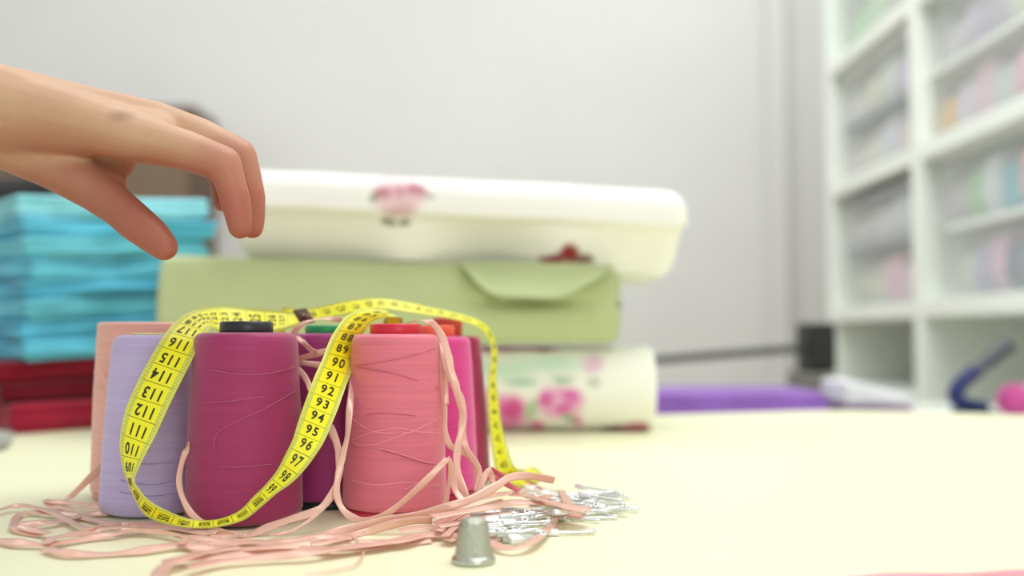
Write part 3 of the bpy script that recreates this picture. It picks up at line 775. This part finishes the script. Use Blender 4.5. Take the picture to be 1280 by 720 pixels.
for i, (a, b_, c, d, col, pl, pr) in enumerate(rdat):
    bm = slab(stack_corners(pl, pr, .975, 1.115, .12, 0, 0), 0, (TZ + a, TZ + c), (TZ + b_, TZ + d), 20 + i, .005, .42)
    o = bm_obj('folded_cloth', bm, plain('red_cloth', col, .9, var=.10, scale=25, bump=.15, bscale=500, sheen=.2, spec=.15))
    tag(o, rlab[i], 'folded cloth', 'red folded cloths')
tl = ['lowest turquoise folded cloth, resting on the red stack', 'second turquoise folded cloth counted up from the red stack', 'third turquoise folded cloth counted up from the red stack', 'fourth turquoise folded cloth counted up from the red stack',
      'fourth turquoise folded cloth counted down from the stack top', 'third turquoise folded cloth counted down from the stack top', 'second turquoise folded cloth counted down from the stack top', 'topmost turquoise folded cloth, palest and widest of its stack']
tcol = ['#62c0dc', '#5ab6d4', '#6cc8df', '#57b3d2', '#68c4dc', '#74d0e3', '#5fbeda', '#93dfec']
zb0, zb1, zt0, zt1 = .073, .083, .246, .262
w = [1.05, .9, 1.1, .95, 1.0, 1.1, .9, 1.15]; tot = sum(w); acc = 0
for i in range(8):
    f0 = acc / tot; acc += w[i]; f1 = acc / tot
    pl = 24 + [8, 2, 10, 4, 12, 3, 0, -10][i]; prr = [236, 240, 238, 246, 250, 260, 266, 264][i]
    bm = slab(stack_corners(pl, prr, .985, 1.13, .13, .002 * (i % 3), 0), 0, (TZ + zb0 + (zt0 - zb0) * f0, TZ + zb1 + (zt1 - zb1) * f0), (TZ + zb0 + (zt0 - zb0) * f1, TZ + zb1 + (zt1 - zb1) * f1), i, .011, .45)
    o = bm_obj('folded_cloth', bm, plain('turquoise_cloth', tcol[i], .88, var=.10, scale=22, bump=.2, bscale=420, sheen=.2, spec=.2))
    tag(o, tl[i], 'folded cloth', 'turquoise folded cloths')

# ================================================================== FAR LEFT: CABINET AND BLACK BAG
cab = empty('wooden_cabinet', (-1.8, 4.0, 0), 'dark brown wooden cabinet standing by the back wall behind the turquoise stack', 'cabinet')
wd, nt, b = new_mat('brown_wood')
tc = N(nt, 'ShaderNodeTexCoord'); mp = N(nt, 'ShaderNodeMapping'); mp.inputs['Scale'].default_value = (8, 8, 1.2)
nz = N(nt, 'ShaderNodeTexNoise', Scale=4.0, Detail=6.0, Distortion=.8); rp = N(nt, 'ShaderNodeValToRGB')
rp.color_ramp.elements[0].color = lin('#4f3626'); rp.color_ramp.elements[1].color = lin('#6a4c38')
nt.links.new(tc.outputs['Object'], mp.inputs['Vector']); nt.links.new(mp.outputs['Vector'], nz.inputs['Vector']); nt.links.new(nz.outputs['Fac'], rp.inputs['Fac'])
nt.links.new(rp.outputs['Color'], b.inputs['Base Color']); b.inputs['Roughness'].default_value = .5
CX1 = (271 - 640) / F * 4.2; CT = CAM.z + (420 - 129) / F * 3.87
bm = bmesh.new(); box(bm, (-2.35, 3.87, .06), (CX1, 4.18, CT), .006); bm_obj('cabinet_body', bm, wd, cab, False)
bm = bmesh.new(); box(bm, (-2.33, 3.91, 0), (CX1 - .02, 4.16, .06)); bm_obj('plinth', bm, wd, cab, False)
dm = plain('taupe_panel', '#73604c', .5, var=.05, scale=12)
for x0, x1, hx in ((-2.335, -1.83, -1.86), (-1.82, CX1 - .015, -1.79)):
    bm = bmesh.new(); box(bm, (x0, 3.85, .08), (x1, 3.87, CT - .13), .004); dr = bm_obj('door', bm, dm, cab, False)
    bm = bmesh.new(); tube(bm, cr([(hx, 3.85, .78), (hx, 3.825, .79), (hx, 3.825, .91), (hx, 3.85, .92)], 6), .006, 8)
    h = bm_obj('handle', bm, plain('handle_metal', '#8d8a84', .35, metal=.8)); h.parent = dr; h.matrix_parent_inverse = Matrix.Translation(-cab.location)
bag = empty('handbag', (-.72, 1.6, CZ), 'black soft handbag standing on the back counter behind the turquoise stack', 'bag')
bkm = plain('black_leather', '#15120f', .55, var=.2, scale=40, bump=.3, bscale=150)
Bx0, Bx1 = (-130 - 640) / F * 1.55, (62 - 640) / F * 1.55
bm = slab([(Bx0, 1.55), (Bx1, 1.57), (Bx1 - .02, 1.70), (Bx0 + .02, 1.70)], 0, (CZ, CZ), (CZ + .40, CZ + .40), 44, .006, .12, grooves=1)
bm_obj('bag_body', bm, bkm, bag)
bm = bmesh.new(); xm = (Bx0 + Bx1) / 2
tube(bm, cr([(xm - .07, 1.60, CZ + .39), (xm - .06, 1.60, CZ + .43), (xm, 1.60, CZ + .445), (xm + .06, 1.60, CZ + .43), (xm + .07, 1.60, CZ + .39)], 8), .006, 8); bm_obj('strap', bm, bkm, bag)

# ================================================================== BACK COUNTER OBJECTS
pur = plain('purple_cloth', '#8d62b4', .85, var=.12, scale=16, bump=.2, bscale=400, sheen=.2, spec=.2)
bm = slab([((800 - 640) / F * 1.52, 1.52), ((1036 - 640) / F * 1.55, 1.55), ((1036 - 640) / F * 1.55, 1.78), ((790 - 640) / F * 1.52, 1.76)], 0, (CZ, CZ), (CZ + .044, CZ + .044), 61, .008, .4, grooves=2)
o = bm_obj('folded_cloth', bm, pur); tag(o, 'purple folded cloth lying behind the table edge under the dark rail', 'folded cloth')
bm = slab([((1062 - 640) / F * 1.56, 1.56), ((1140 - 640) / F * 1.56, 1.56), ((1150 - 640) / F * 1.56, 1.72), ((1062 - 640) / F * 1.56, 1.72)], 0, (CZ, CZ), (CZ + .016, CZ + .016), 63, .004, .4, grooves=1)
o = bm_obj('folded_cloth', bm, plain('plum_cloth', '#7a4a86', .85, var=.1)); tag(o, 'thin plum folded cloth under the white cloth near the shelf', 'folded cloth')
bm = slab([((1058 - 640) / F * 1.57, 1.57), ((1142 - 640) / F * 1.57, 1.57), ((1150 - 640) / F * 1.57, 1.71), ((1060 - 640) / F * 1.57, 1.71)], 0, (CZ + .016, CZ + .016), (CZ + .062, CZ + .040), 65, .010, .4, grooves=2)
o = bm_obj('folded_cloth', bm, plain('white_cloth', '#e6e6ea', .9, var=.03)); tag(o, 'crumpled white folded cloth on the back counter near the shelf', 'folded cloth')
# dark rail with black end block
rl = empty('cutting_rail', (.35, 1.86, CZ), 'long dark grey cutting rail with a black end block on the back counter', 'cutting rail')
dk = plain('dark_metal', '#55564f', .45, metal=.3, var=.08); blk = plain('black_plastic', '#1b1a17', .5, var=.1); gy = plain('grey_foot', '#77756a', .6, var=.05)
ra, rb_ = P(560, 471, 1.84), P(1008, 435, 1.84)
bm = bmesh.new(); d = (rb_ - ra).normalized(); up = Vector((0, 0, 1)); sd = Vector((0, 1, 0))
vs = []
for p in (ra, rb_):
    for sy, sz in ((-1, -1), (1, -1), (1, 1), (-1, 1)): vs.append(bm.verts.new(p + sd * .012 * sy + up * .0075 * sz))
for k in range(4): bm.faces.new((vs[k], vs[(k+1) % 4], vs[4 + (k+1) % 4], vs[4 + k]))
bm.faces.new(vs[:4][::-1]); bm.faces.new(vs[4:]); bmesh.ops.bevel(bm, geom=bm.edges[:], offset=.002, segments=2, affect='EDGES')
bm_obj('rail', bm, dk, rl, False)
bm = bmesh.new(); q0, q1 = P(1003, 464, 1.84), P(1037, 404, 1.84)
box(bm, (q0.x, 1.80, q0.z), (q1.x, 1.88, q1.z), .006); bm_obj('end_block', bm, blk, rl, False)
bm = bmesh.new(); q0, q1 = P(992, 466, 1.84), P(1036, 455, 1.84); box(bm, (q0.x, 1.79, CZ), (q1.x, 1.89, q0.z + .002), .005); bm_obj('foot', bm, gy, rl, False)
bm = bmesh.new(); q0 = P(575, 471, 1.84); box(bm, (q0.x - .02, 1.80, CZ), (q0.x + .02, 1.88, q0.z), .004); bm_obj('rear_foot', bm, gy, rl, False)
# navy bent lever
nv = plain('navy_enamel', '#1d2a66', .35, var=.1); gr = plain('grey_grip', '#55585f', .5, var=.08)
lv = empty('tailor_tool', P(1205, 510, 1.6), 'navy blue bent-arm tool with a grey slanting grip standing on the counter', 'tool')
lv.location.z = CZ
Yt = 1.60
bm = bmesh.new(); tube(bm, cr([P(1232, 511, Yt), P(1212, 508, Yt), P(1197, 501, Yt), P(1195, 490, Yt), P(1204, 476, Yt), P(1220, 463, Yt)], 8), .013, 14)
for v in bm.verts: v.co.z = max(v.co.z, CZ)
bm_obj('arm', bm, nv, lv)
bm = bmesh.new(); tube(bm, cr([P(1216, 466, Yt), P(1235, 452, Yt), P(1250, 440, Yt), P(1262, 430, Yt)], 8), [.011] * 8 + [.0125] * 9 + [.013] * 8, 14); bm_obj('grip', bm, gr, lv)
bm = bmesh.new(); q = P(1212, 512, Yt); box(bm, (q.x - .02, Yt - .03, CZ), (q.x + .035, Yt + .03, CZ + .012), .004); bm_obj('base_plate', bm, plain('dark_green_base', '#22332f', .5), lv, False)
# pink yarn ball
def yarn_ball(c, r, col, label, group=None, name='yarn_ball'):
    bm = bmesh.new(); bmesh.ops.create_uvsphere(bm, u_segments=32, v_segments=20, radius=r)
    for v in bm.verts:
        n = v.co.normalized(); v.co = v.co * (1 + .06 * math.sin(n.x * 26 + n.y * 17) * math.sin(n.z * 21 + n.y * 9) + .05 * noise.noise(n * 2.3))
        v.co += Vector(c)
    o = bm_obj(name, bm, plain('yarn', col, .9, var=.12, scale=70, bump=.4, bscale=300, sheen=.3, spec=.1))
    return tag(o, label, 'yarn ball', group)
q = P(1268, 500, 1.62); yarn_ball((q.x, 1.62, CZ + .026), .028, '#dd5fa6', 'hot pink yarn ball on the counter beside the navy tool')
q = P(1296, 494, 1.64); yarn_ball((q.x, 1.64, CZ + .028), .030, '#e9a9bf', 'pale pink yarn ball peeking in at the frame edge beside the hot pink one')

# ================================================================== SHELF UNIT
sh = empty('cube_shelf', (1.2, 2.2, 0), 'tall white open cube shelf full of clear storage boxes against the wall', 'shelf')
sm = plain('shelf_white', '#f3f8f0', .45, var=.01, scale=5)
XF, XB = 1.0, 1.42
ZS = [.147, .532, .917, 1.301, 1.686, 2.07, 2.455]; YS = [3.015, 2.365, 1.715, 1.065]
for i, z in enumerate(ZS):
    bm = bmesh.new(); box(bm, (XF + .001, YS[-1] - .024, z - .0215), (XB, YS[0] + .024, z + .0215), .002); bm_obj('shelf_board', bm, sm, sh, False)
for y in YS:
    bm = bmesh.new(); box(bm, (XF, y - .026, .08), (XB - .002, y + .026, ZS[-1] + .022), .002); bm_obj('upright', bm, sm, sh, False)
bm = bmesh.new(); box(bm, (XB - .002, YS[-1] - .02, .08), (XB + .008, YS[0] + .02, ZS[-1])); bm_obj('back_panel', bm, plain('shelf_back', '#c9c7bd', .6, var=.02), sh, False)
bm = bmesh.new(); box(bm, (XF + .03, YS[-1] - .01, 0), (XB, YS[0] + .01, .08)); bm_obj('plinth', bm, sm, sh, False)
clr = clear_mat('clear_plastic', '#eef2f0', .22)
lidw = plain('lid_white', '#e6ebe6', .4, var=.02); lidg = plain('lid_grey', '#a9adb2', .45, var=.03)
def bin_(col, zb, h, lid, cname, items, y0=.05, y1=.05, wall=None):
    ya, yb = YS[col+1] + .026 + y1, YS[col] - .026 - y0
    e = empty('storage_box', (1.2, (ya + yb) / 2, zb), 'clear plastic storage box ' + cname, 'storage box', 'clear storage boxes in the white shelf')
    x0, x1 = 1.03, 1.38
    bm = bmesh.new(); t = .003
    box(bm, (x0, ya, zb), (x1, yb, zb + t)); box(bm, (x0, ya, zb), (x0 + t, yb, zb + h)); box(bm, (x1 - t, ya, zb), (x1, yb, zb + h))
    box(bm, (x0, ya, zb), (x1, ya + t, zb + h)); box(bm, (x0, yb - t, zb), (x1, yb, zb + h))
    bm_obj('box_body', bm, wall or clr, e, False)
    bm = bmesh.new(); box(bm, (x0 - .006, ya - .006, zb + h - .002), (x1, yb + .006, zb + h + .016), .004); bm_obj('lid', bm, lid, e, False)
    n = len(items); W = (yb - ya - .03) / n
    for i, (c, what) in enumerate(items):     # first item = far end
        yc = yb - .015 - W * (i + .5); hh = h * (.62 + .3 * ((i * 37) % 5) / 5)
        bm = slab([(x0 + .014, yc - W * .46), (x0 + .014, yc + W * .46), (x1 - .03, yc + W * .46), (x1 - .03, yc - W * .46)][::-1], 0, (zb + .004, zb + .004), (zb + .004 + hh, zb + .004 + hh * .95), 70 + i + zb * 9, .008, .22, 16, 16, 2)
        o = bm_obj('fabric_bundle', bm, plain('bundle', c, .9, var=.12, scale=30, sheen=.2, spec=.15))
        tag(o, what + ' cloth in the clear box ' + cname, 'fabric', 'fabric bundles in the clear boxes')
zr = [z + .0225 for z in ZS]
# far column
bin_(0, zr[1] + .0, .14, lidw, 'lowest in the far shelf column', [('#d9d4dc', 'grey'), ('#e0dce2', 'silver')])
bin_(0, zr[2], .155, lidg, 'low in the far shelf column', [('#ccd2ba', 'sage'), ('#d7d8c8', 'stone'), ('#edbfd2', 'rose pink'), ('#e8c9d8', 'pale pink')])
bin_(0, zr[2] + .174, .13, lidg, 'third down the far shelf column', [('#d2d0d2', 'ash grey'), ('#dcdadc', 'pearl grey'), ('#d6d9df', 'bluish grey')])
bin_(0, zr[3], .15, lidg, 'on the middle board of the far column', [('#ddd2d4', 'mauve'), ('#e3e2cf', 'ivory'), ('#dcdcea', 'ice blue'), ('#e6cfce', 'dusty pink')])
bin_(0, zr[3] + .169, .15, lidw, 'under the top board of the far column', [('#e0dedc', 'chalk'), ('#e6e4cc', 'straw'), ('#dde2da', 'frost'), ('#d3c4e8', 'lilac')])
bin_(0, zr[4], .20, lidw, 'at the top of the far column', [('#b5dcae', 'spring green'), ('#c6e0c0', 'mint'), ('#c9c6c2', 'grey')])
# near column
bin_(1, zr[2], .155, lidw, 'low in the nearer shelf column', [('#d9dccb', 'cream'), ('#b9b3d0', 'violet grey'), ('#e3b9d2', 'orchid pink'), ('#65728a', 'navy'), ('#8f98a8', 'slate'), ('#a8b0bc', 'steel grey')], y0=.09)
bin_(1, zr[2] + .174, .155, lidw, 'third down the nearer shelf column', [('#c9bfca', 'grey lilac'), ('#a9d3a4', 'leaf green'), ('#e3ecf0', 'white'), ('#6fc0cf', 'teal'), ('#f0b9b4', 'salmon pink'), ('#9ed2a4', 'jade')], y0=.05)
bin_(1, zr[3], .155, lidw, 'on the middle board of the nearer column', [('#e0b566', 'amber'), ('#d9cde0', 'heather'), ('#e6bfd0', 'blush pink'), ('#c3cfcb', 'grey green'), ('#e8b4c6', 'candy pink'), ('#d5d8d4', 'pale grey')], y0=.01)
bin_(1, zr[3] + .174, .155, lidw, 'under the top board of the nearer column', [('#d8d3dc', 'misty grey'), ('#cfc3d9', 'wisteria'), ('#c8c0d4', 'dove grey'), ('#dfe6d4', 'pistachio'), ('#d9d0e0', 'pale violet')], y0=.05)
bin_(1, zr[4], .17, lidw, 'at the top of the nearer column', [('#cfe0c6', 'apple green'), ('#e2d6e0', 'shell pink'), ('#d6dce4', 'sky grey')], y0=.05)

# ================================================================== HAND
def hand():
    bm = bmesh.new()
    VV, FF = [], []
    tb_ = bmesh.new(); bmesh.ops.create_uvsphere(tb_, u_segments=14, v_segments=9, radius=1); tb_.verts.index_update()
    SV = [v.co.copy() for v in tb_.verts]; SF = [[v.index for v in f.verts] for f in tb_.faces]; tb_.free()
    def chain(pts):
        """pts: (px, py, Y, r_mm)"""
        q = [(P(a, b_, c), r * .001) for a, b_, c, r in pts]
        for (p0, r0), (p1, r1) in zip(q, q[1:]):
            L = (p1 - p0).length; n = max(2, int(L / (min(r0, r1) * .13)))
            for k in range(n + 1):
                t = k / n; r = r0 + (r1 - r0) * t
                c = p0.lerp(p1, t); o_ = len(VV); VV.extend([c + q_ * r for q_ in SV]); FF.extend([[i_ + o_ for i_ in f_] for f_ in SF])
    # forearm, two bones wide
    chain([(-520, 60, .52, 34), (-260, 92, .52, 31), (-120, 112, .512, 27), (-20, 131, .508, 24), (30, 143, .506, 22.5)])
    chain([(-520, 60, .56, 34), (-260, 88, .56, 31), (-120, 108, .548, 26), (-20, 124, .543, 22.5), (30, 136, .540, 20.5)])
    # metacarpals
    chain([(20, 142, .505, 22), (80, 152, .500, 17.5), (130, 162, .497, 14.5), (183, 176, .495, 12.6)])
    chain([(20, 134, .520, 21.5), (90, 141, .517, 16.5), (150, 148, .516, 13.8), (196, 156, .516, 12.6)])
    chain([(20, 132, .538, 20), (90, 139, .537, 16.5), (150, 148, .537, 13.8), (196, 158, .537, 12.4)])
    chain([(20, 136, .548, 19), (90, 146, .553, 15.5), (140, 156, .556, 13), (178, 166, .557, 11.4)])
    chain([(40, 140, .512, 20), (110, 153, .506, 15), (160, 162, .505, 12.5), (192, 166, .505, 12)])
    chain([(40, 136, .528, 20), (110, 145, .526, 15), (165, 155, .526, 12.5), (196, 160, .526, 12)])
    # palm pads
    chain([(30, 170, .520, 14), (90, 180, .522, 14), (150, 184, .520, 12)])
    chain([(40, 168, .545, 14), (100, 178, .548, 13)])
    # index, middle, ring, little
    chain([(183, 176, .495, 12.4), (235, 189, .493, 10.6), (279, 205, .492, 9.6)]); chain([(279, 205, .492, 9.6), (288, 228, .492, 8.0), (294, 249, .492, 8.2)]); chain([(294, 249, .492, 8.2), (298, 268, .492, 7.3), (300, 284, .492, 6.4)])
    chain([(196, 156, .516, 12.4), (250, 172, .516, 10.8), (299, 195, .515, 9.6)]); chain([(299, 195, .515, 9.6), (308, 220, .515, 8.2), (313, 246, .514, 8.2)]); chain([(313, 246, .514, 8.2), (315, 266, .513, 7.3), (315, 284, .512, 6.5)])
    chain([(196, 158, .537, 12.0), (250, 176, .539, 10.4), (296, 198, .540, 9.2)]); chain([(296, 198, .540, 9.2), (305, 220, .540, 8.0), (309, 242, .538, 7.8)]); chain([(309, 242, .538, 7.8), (309, 260, .536, 7.0), (307, 274, .534, 6.2)])
    chain([(178, 166, .557, 11.2), (222, 182, .561, 9.2), (262, 201, .563, 8.2)]); chain([(262, 201, .563, 8.2), (272, 217, .562, 7.0), (277, 231, .560, 6.8)]); chain([(277, 231, .560, 6.8), (279, 244, .558, 6.0), (278, 254, .556, 5.4)])
    # thumb and web
    chain([(-50, 150, .520, 19), (26, 178, .517, 18), (75, 206, .513, 14.8), (121, 238, .506, 11.8)]); chain([(121, 238, .506, 11.8), (148, 259, .500, 10.3), (171, 279, .495, 10.0)]); chain([(171, 279, .495, 10.0), (190, 294, .491, 9.2), (205, 308.5, .488, 7.4)])
    chain([(70, 190, .520, 14), (110, 200, .519, 12), (148, 205, .518, 9)]); chain([(85, 208, .515, 12), (118, 220, .514, 10), (146, 218, .514, 7)])
    chain([(100, 218, .512, 11), (128, 230, .508, 9), (146, 230, .508, 6)])
    # tendons on the back of the hand
    for pts in ([(60, 113, .512, 3), (120, 127, .512, 3.4), (185, 142, .513, 3.4)], [(60, 104, .530, 3), (120, 117, .530, 3.2), (190, 132, .531, 3.2)]): chain(pts)
    me = bpy.data.meshes.new('hand'); bm.free(); me.from_pydata([tuple(v) for v in VV], [], FF)
    o = bpy.data.objects.new('hand', me); COL.objects.link(o)
    md = o.modifiers.new('r', 'REMESH'); md.mode = 'VOXEL'; md.voxel_size = .0014
    ms = o.modifiers.new('s', 'SMOOTH'); ms.factor = .5; ms.iterations = 13
    dg = bpy.context.evaluated_depsgraph_get(); dg.update()
    m2 = bpy.data.meshes.new_from_object(o.evaluated_get(dg)); bpy.data.objects.remove(o); bpy.data.meshes.remove(me)
    m2.name = 'hand'
    for p in m2.polygons: p.use_smooth = True
    return m2
hm = hand()
sk, nt, b = new_mat('skin')
tc = N(nt, 'ShaderNodeTexCoord')
nz = N(nt, 'ShaderNodeTexNoise', Scale=38.0, Detail=4.0); nt.links.new(tc.outputs['Object'], nz.inputs['Vector'])
at = N(nt, 'ShaderNodeVertexColor'); at.layer_name = 'skin_and_shade'
mxn = N(nt, 'ShaderNodeMix'); mxn.data_type = 'RGBA'; mxn.blend_type = 'MULTIPLY'; mxn.inputs[0].default_value = .35
rp = N(nt, 'ShaderNodeValToRGB'); rp.color_ramp.elements[0].color = (.78, .66, .62, 1); rp.color_ramp.elements[1].color = (1, 1, 1, 1); rp.color_ramp.elements[0].position = .3; rp.color_ramp.elements[1].position = .65
nt.links.new(nz.outputs['Fac'], rp.inputs['Fac']); nt.links.new(at.outputs['Color'], mxn.inputs[6]); nt.links.new(rp.outputs['Color'], mxn.inputs[7])
nt.links.new(mxn.outputs[2], b.inputs['Base Color'])
b.inputs['Roughness'].default_value = .5; b.inputs['Subsurface Weight'].default_value = .12; b.inputs['Subsurface Radius'].default_value = (.006, .0025, .0015); b.inputs['Subsurface Scale'].default_value = 1.0
n2 = N(nt, 'ShaderNodeTexNoise', Scale=420.0, Detail=3.0); nt.links.new(tc.outputs['Object'], n2.inputs['Vector'])
bp = N(nt, 'ShaderNodeBump', Strength=.18, Distance=.0008); nt.links.new(n2.outputs['Fac'], bp.inputs['Height']); nt.links.new(bp.outputs['Normal'], b.inputs['Normal'])
ca = hm.color_attributes.new('skin_and_shade', 'FLOAT_COLOR', 'POINT')
tips = [P(300, 284, .492), P(315, 284, .512), P(307, 274, .534), P(278, 254, .556), P(205, 309, .488)]
kn = [P(281, 205, .492), P(301, 195, .515), P(298, 198, .54), P(172, 279, .495)]
spot = P(157, 148, .492)
for i, v in enumerate(hm.vertices):
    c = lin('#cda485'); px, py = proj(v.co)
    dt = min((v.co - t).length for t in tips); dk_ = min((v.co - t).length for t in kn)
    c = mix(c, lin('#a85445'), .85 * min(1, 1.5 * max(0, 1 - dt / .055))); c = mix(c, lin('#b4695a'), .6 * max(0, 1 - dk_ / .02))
    palm_shade = max(0, -v.normal.z) * min(1, max(0, (px + 150) / 200))
    c = mix(c, lin('#9c4c3c'), .72 * min(1, palm_shade * 1.15))  # downward faces tinted: palm redness plus painted underside shade
    tl_ = py - (203 + max(0, 60 - px) * .1); c = mix(c, lin('#a55f4b'), .75 * min(1, max(0, (tl_ + 8) / 16)) * min(1, max(0, (px - 20) / 60)) * (1 if px < 235 and v.co.y < .53 else 0) * (1 if px < 178 or py > 235 else 0))  # thenar: redder palm skin plus painted shade below the index side
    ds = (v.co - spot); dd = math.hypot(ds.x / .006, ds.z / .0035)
    if dd < 1.4 and v.normal.y < .2: c = mix(c, lin('#7d5c50'), .6 * max(0, 1 - dd / 1.4))  # darker oval tinted in beside the index knuckle
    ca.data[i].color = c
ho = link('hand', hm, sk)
tag(ho, 'bare hand reaching in over the thread spools, fingers curled down, thumb apart', 'hand')
nm_ = plain('nail', '#d9a596', .25, var=.04)
for (a, b_, Y, nx, nz_, rr_) in ((305.5, 276, .492, 1, .25, 1), (321, 276, .5125, 1, .2, 1), (313.5, 266, .535, 1, .2, .95), (284, 248, .557, 1, .2, .85)):
    bm = bmesh.new(); bmesh.ops.create_uvsphere(bm, u_segments=20, v_segments=12, radius=1)
    c = P(a, b_, Y)
    for v in bm.verts:
        x, y, z = v.co
        q = Vector((x * .0015, y * .0047 * rr_, z * .0058 * rr_)); q.x -= (y * y) * .0012
        q = Matrix.Rotation(.12, 3, 'Y') @ q
        v.co = c + q
    o = bm_obj('fingernail', bm, nm_); o.parent = ho

# ================================================================== LIGHT, CAMERA
def area(name, loc, target, sx_, sy_, power, col=(1, 1, 1)):
    l = bpy.data.lights.new(name, 'AREA'); l.shape = 'RECTANGLE'; l.size = sx_; l.size_y = sy_; l.energy = power; l.color = col
    o = bpy.data.objects.new(name, l); COL.objects.link(o); o.location = loc
    o.rotation_euler = (Vector(target) - Vector(loc)).to_track_quat('-Z', 'Y').to_euler(); return o
area('overhead_light', (.5, .7, 2.75), (.3, .8, 0), 1.6, 1.2, 22, (.98, 1, .97))
area('overhead_light', (.1, 1.7, 2.9), (.25, 3.6, .6), 4.8, 1.4, 50, (.98, 1, .98))  # unseen light, widened and aimed to brighten the back wall
area('overhead_light', (.75, 3.1, 2.95), (.9, 3.6, 0), .9, .9, 4, (.98, 1, .98))  # unseen light added to lift the dark right end of the wall
area('front_fill', (1.2, -2.4, 1.9), (0, .8, .8), 2.2, 1.6, 22, (.98, 1, .98))  # unseen fill behind the camera, brightens the spool and cloth fronts
w = bpy.data.worlds.new('World'); scn.world = w; w.use_nodes = True
bg = w.node_tree.nodes['Background']; bg.inputs['Color'].default_value = (.97, 1, .98, 1); bg.inputs['Strength'].default_value = .60
cd = bpy.data.cameras.new('Camera'); cam = bpy.data.objects.new('Camera', cd); COL.objects.link(cam)
cd.sensor_width = 36; cd.lens = 36 * F / 1280; cd.clip_start = .01
cam.location = CAM; cam.rotation_euler = (math.pi / 2 + TH, 0, 0)
cd.dof.use_dof = True; cd.dof.focus_distance = .50; cd.dof.aperture_fstop = 3.3; cd.dof.aperture_blades = 0
scn.camera = cam
vs_ = scn.view_settings; vs_.view_transform = 'Standard'; vs_.look = 'None'; vs_.gamma = 1; vs_.exposure = 0.17; vs_.use_curve_mapping = False
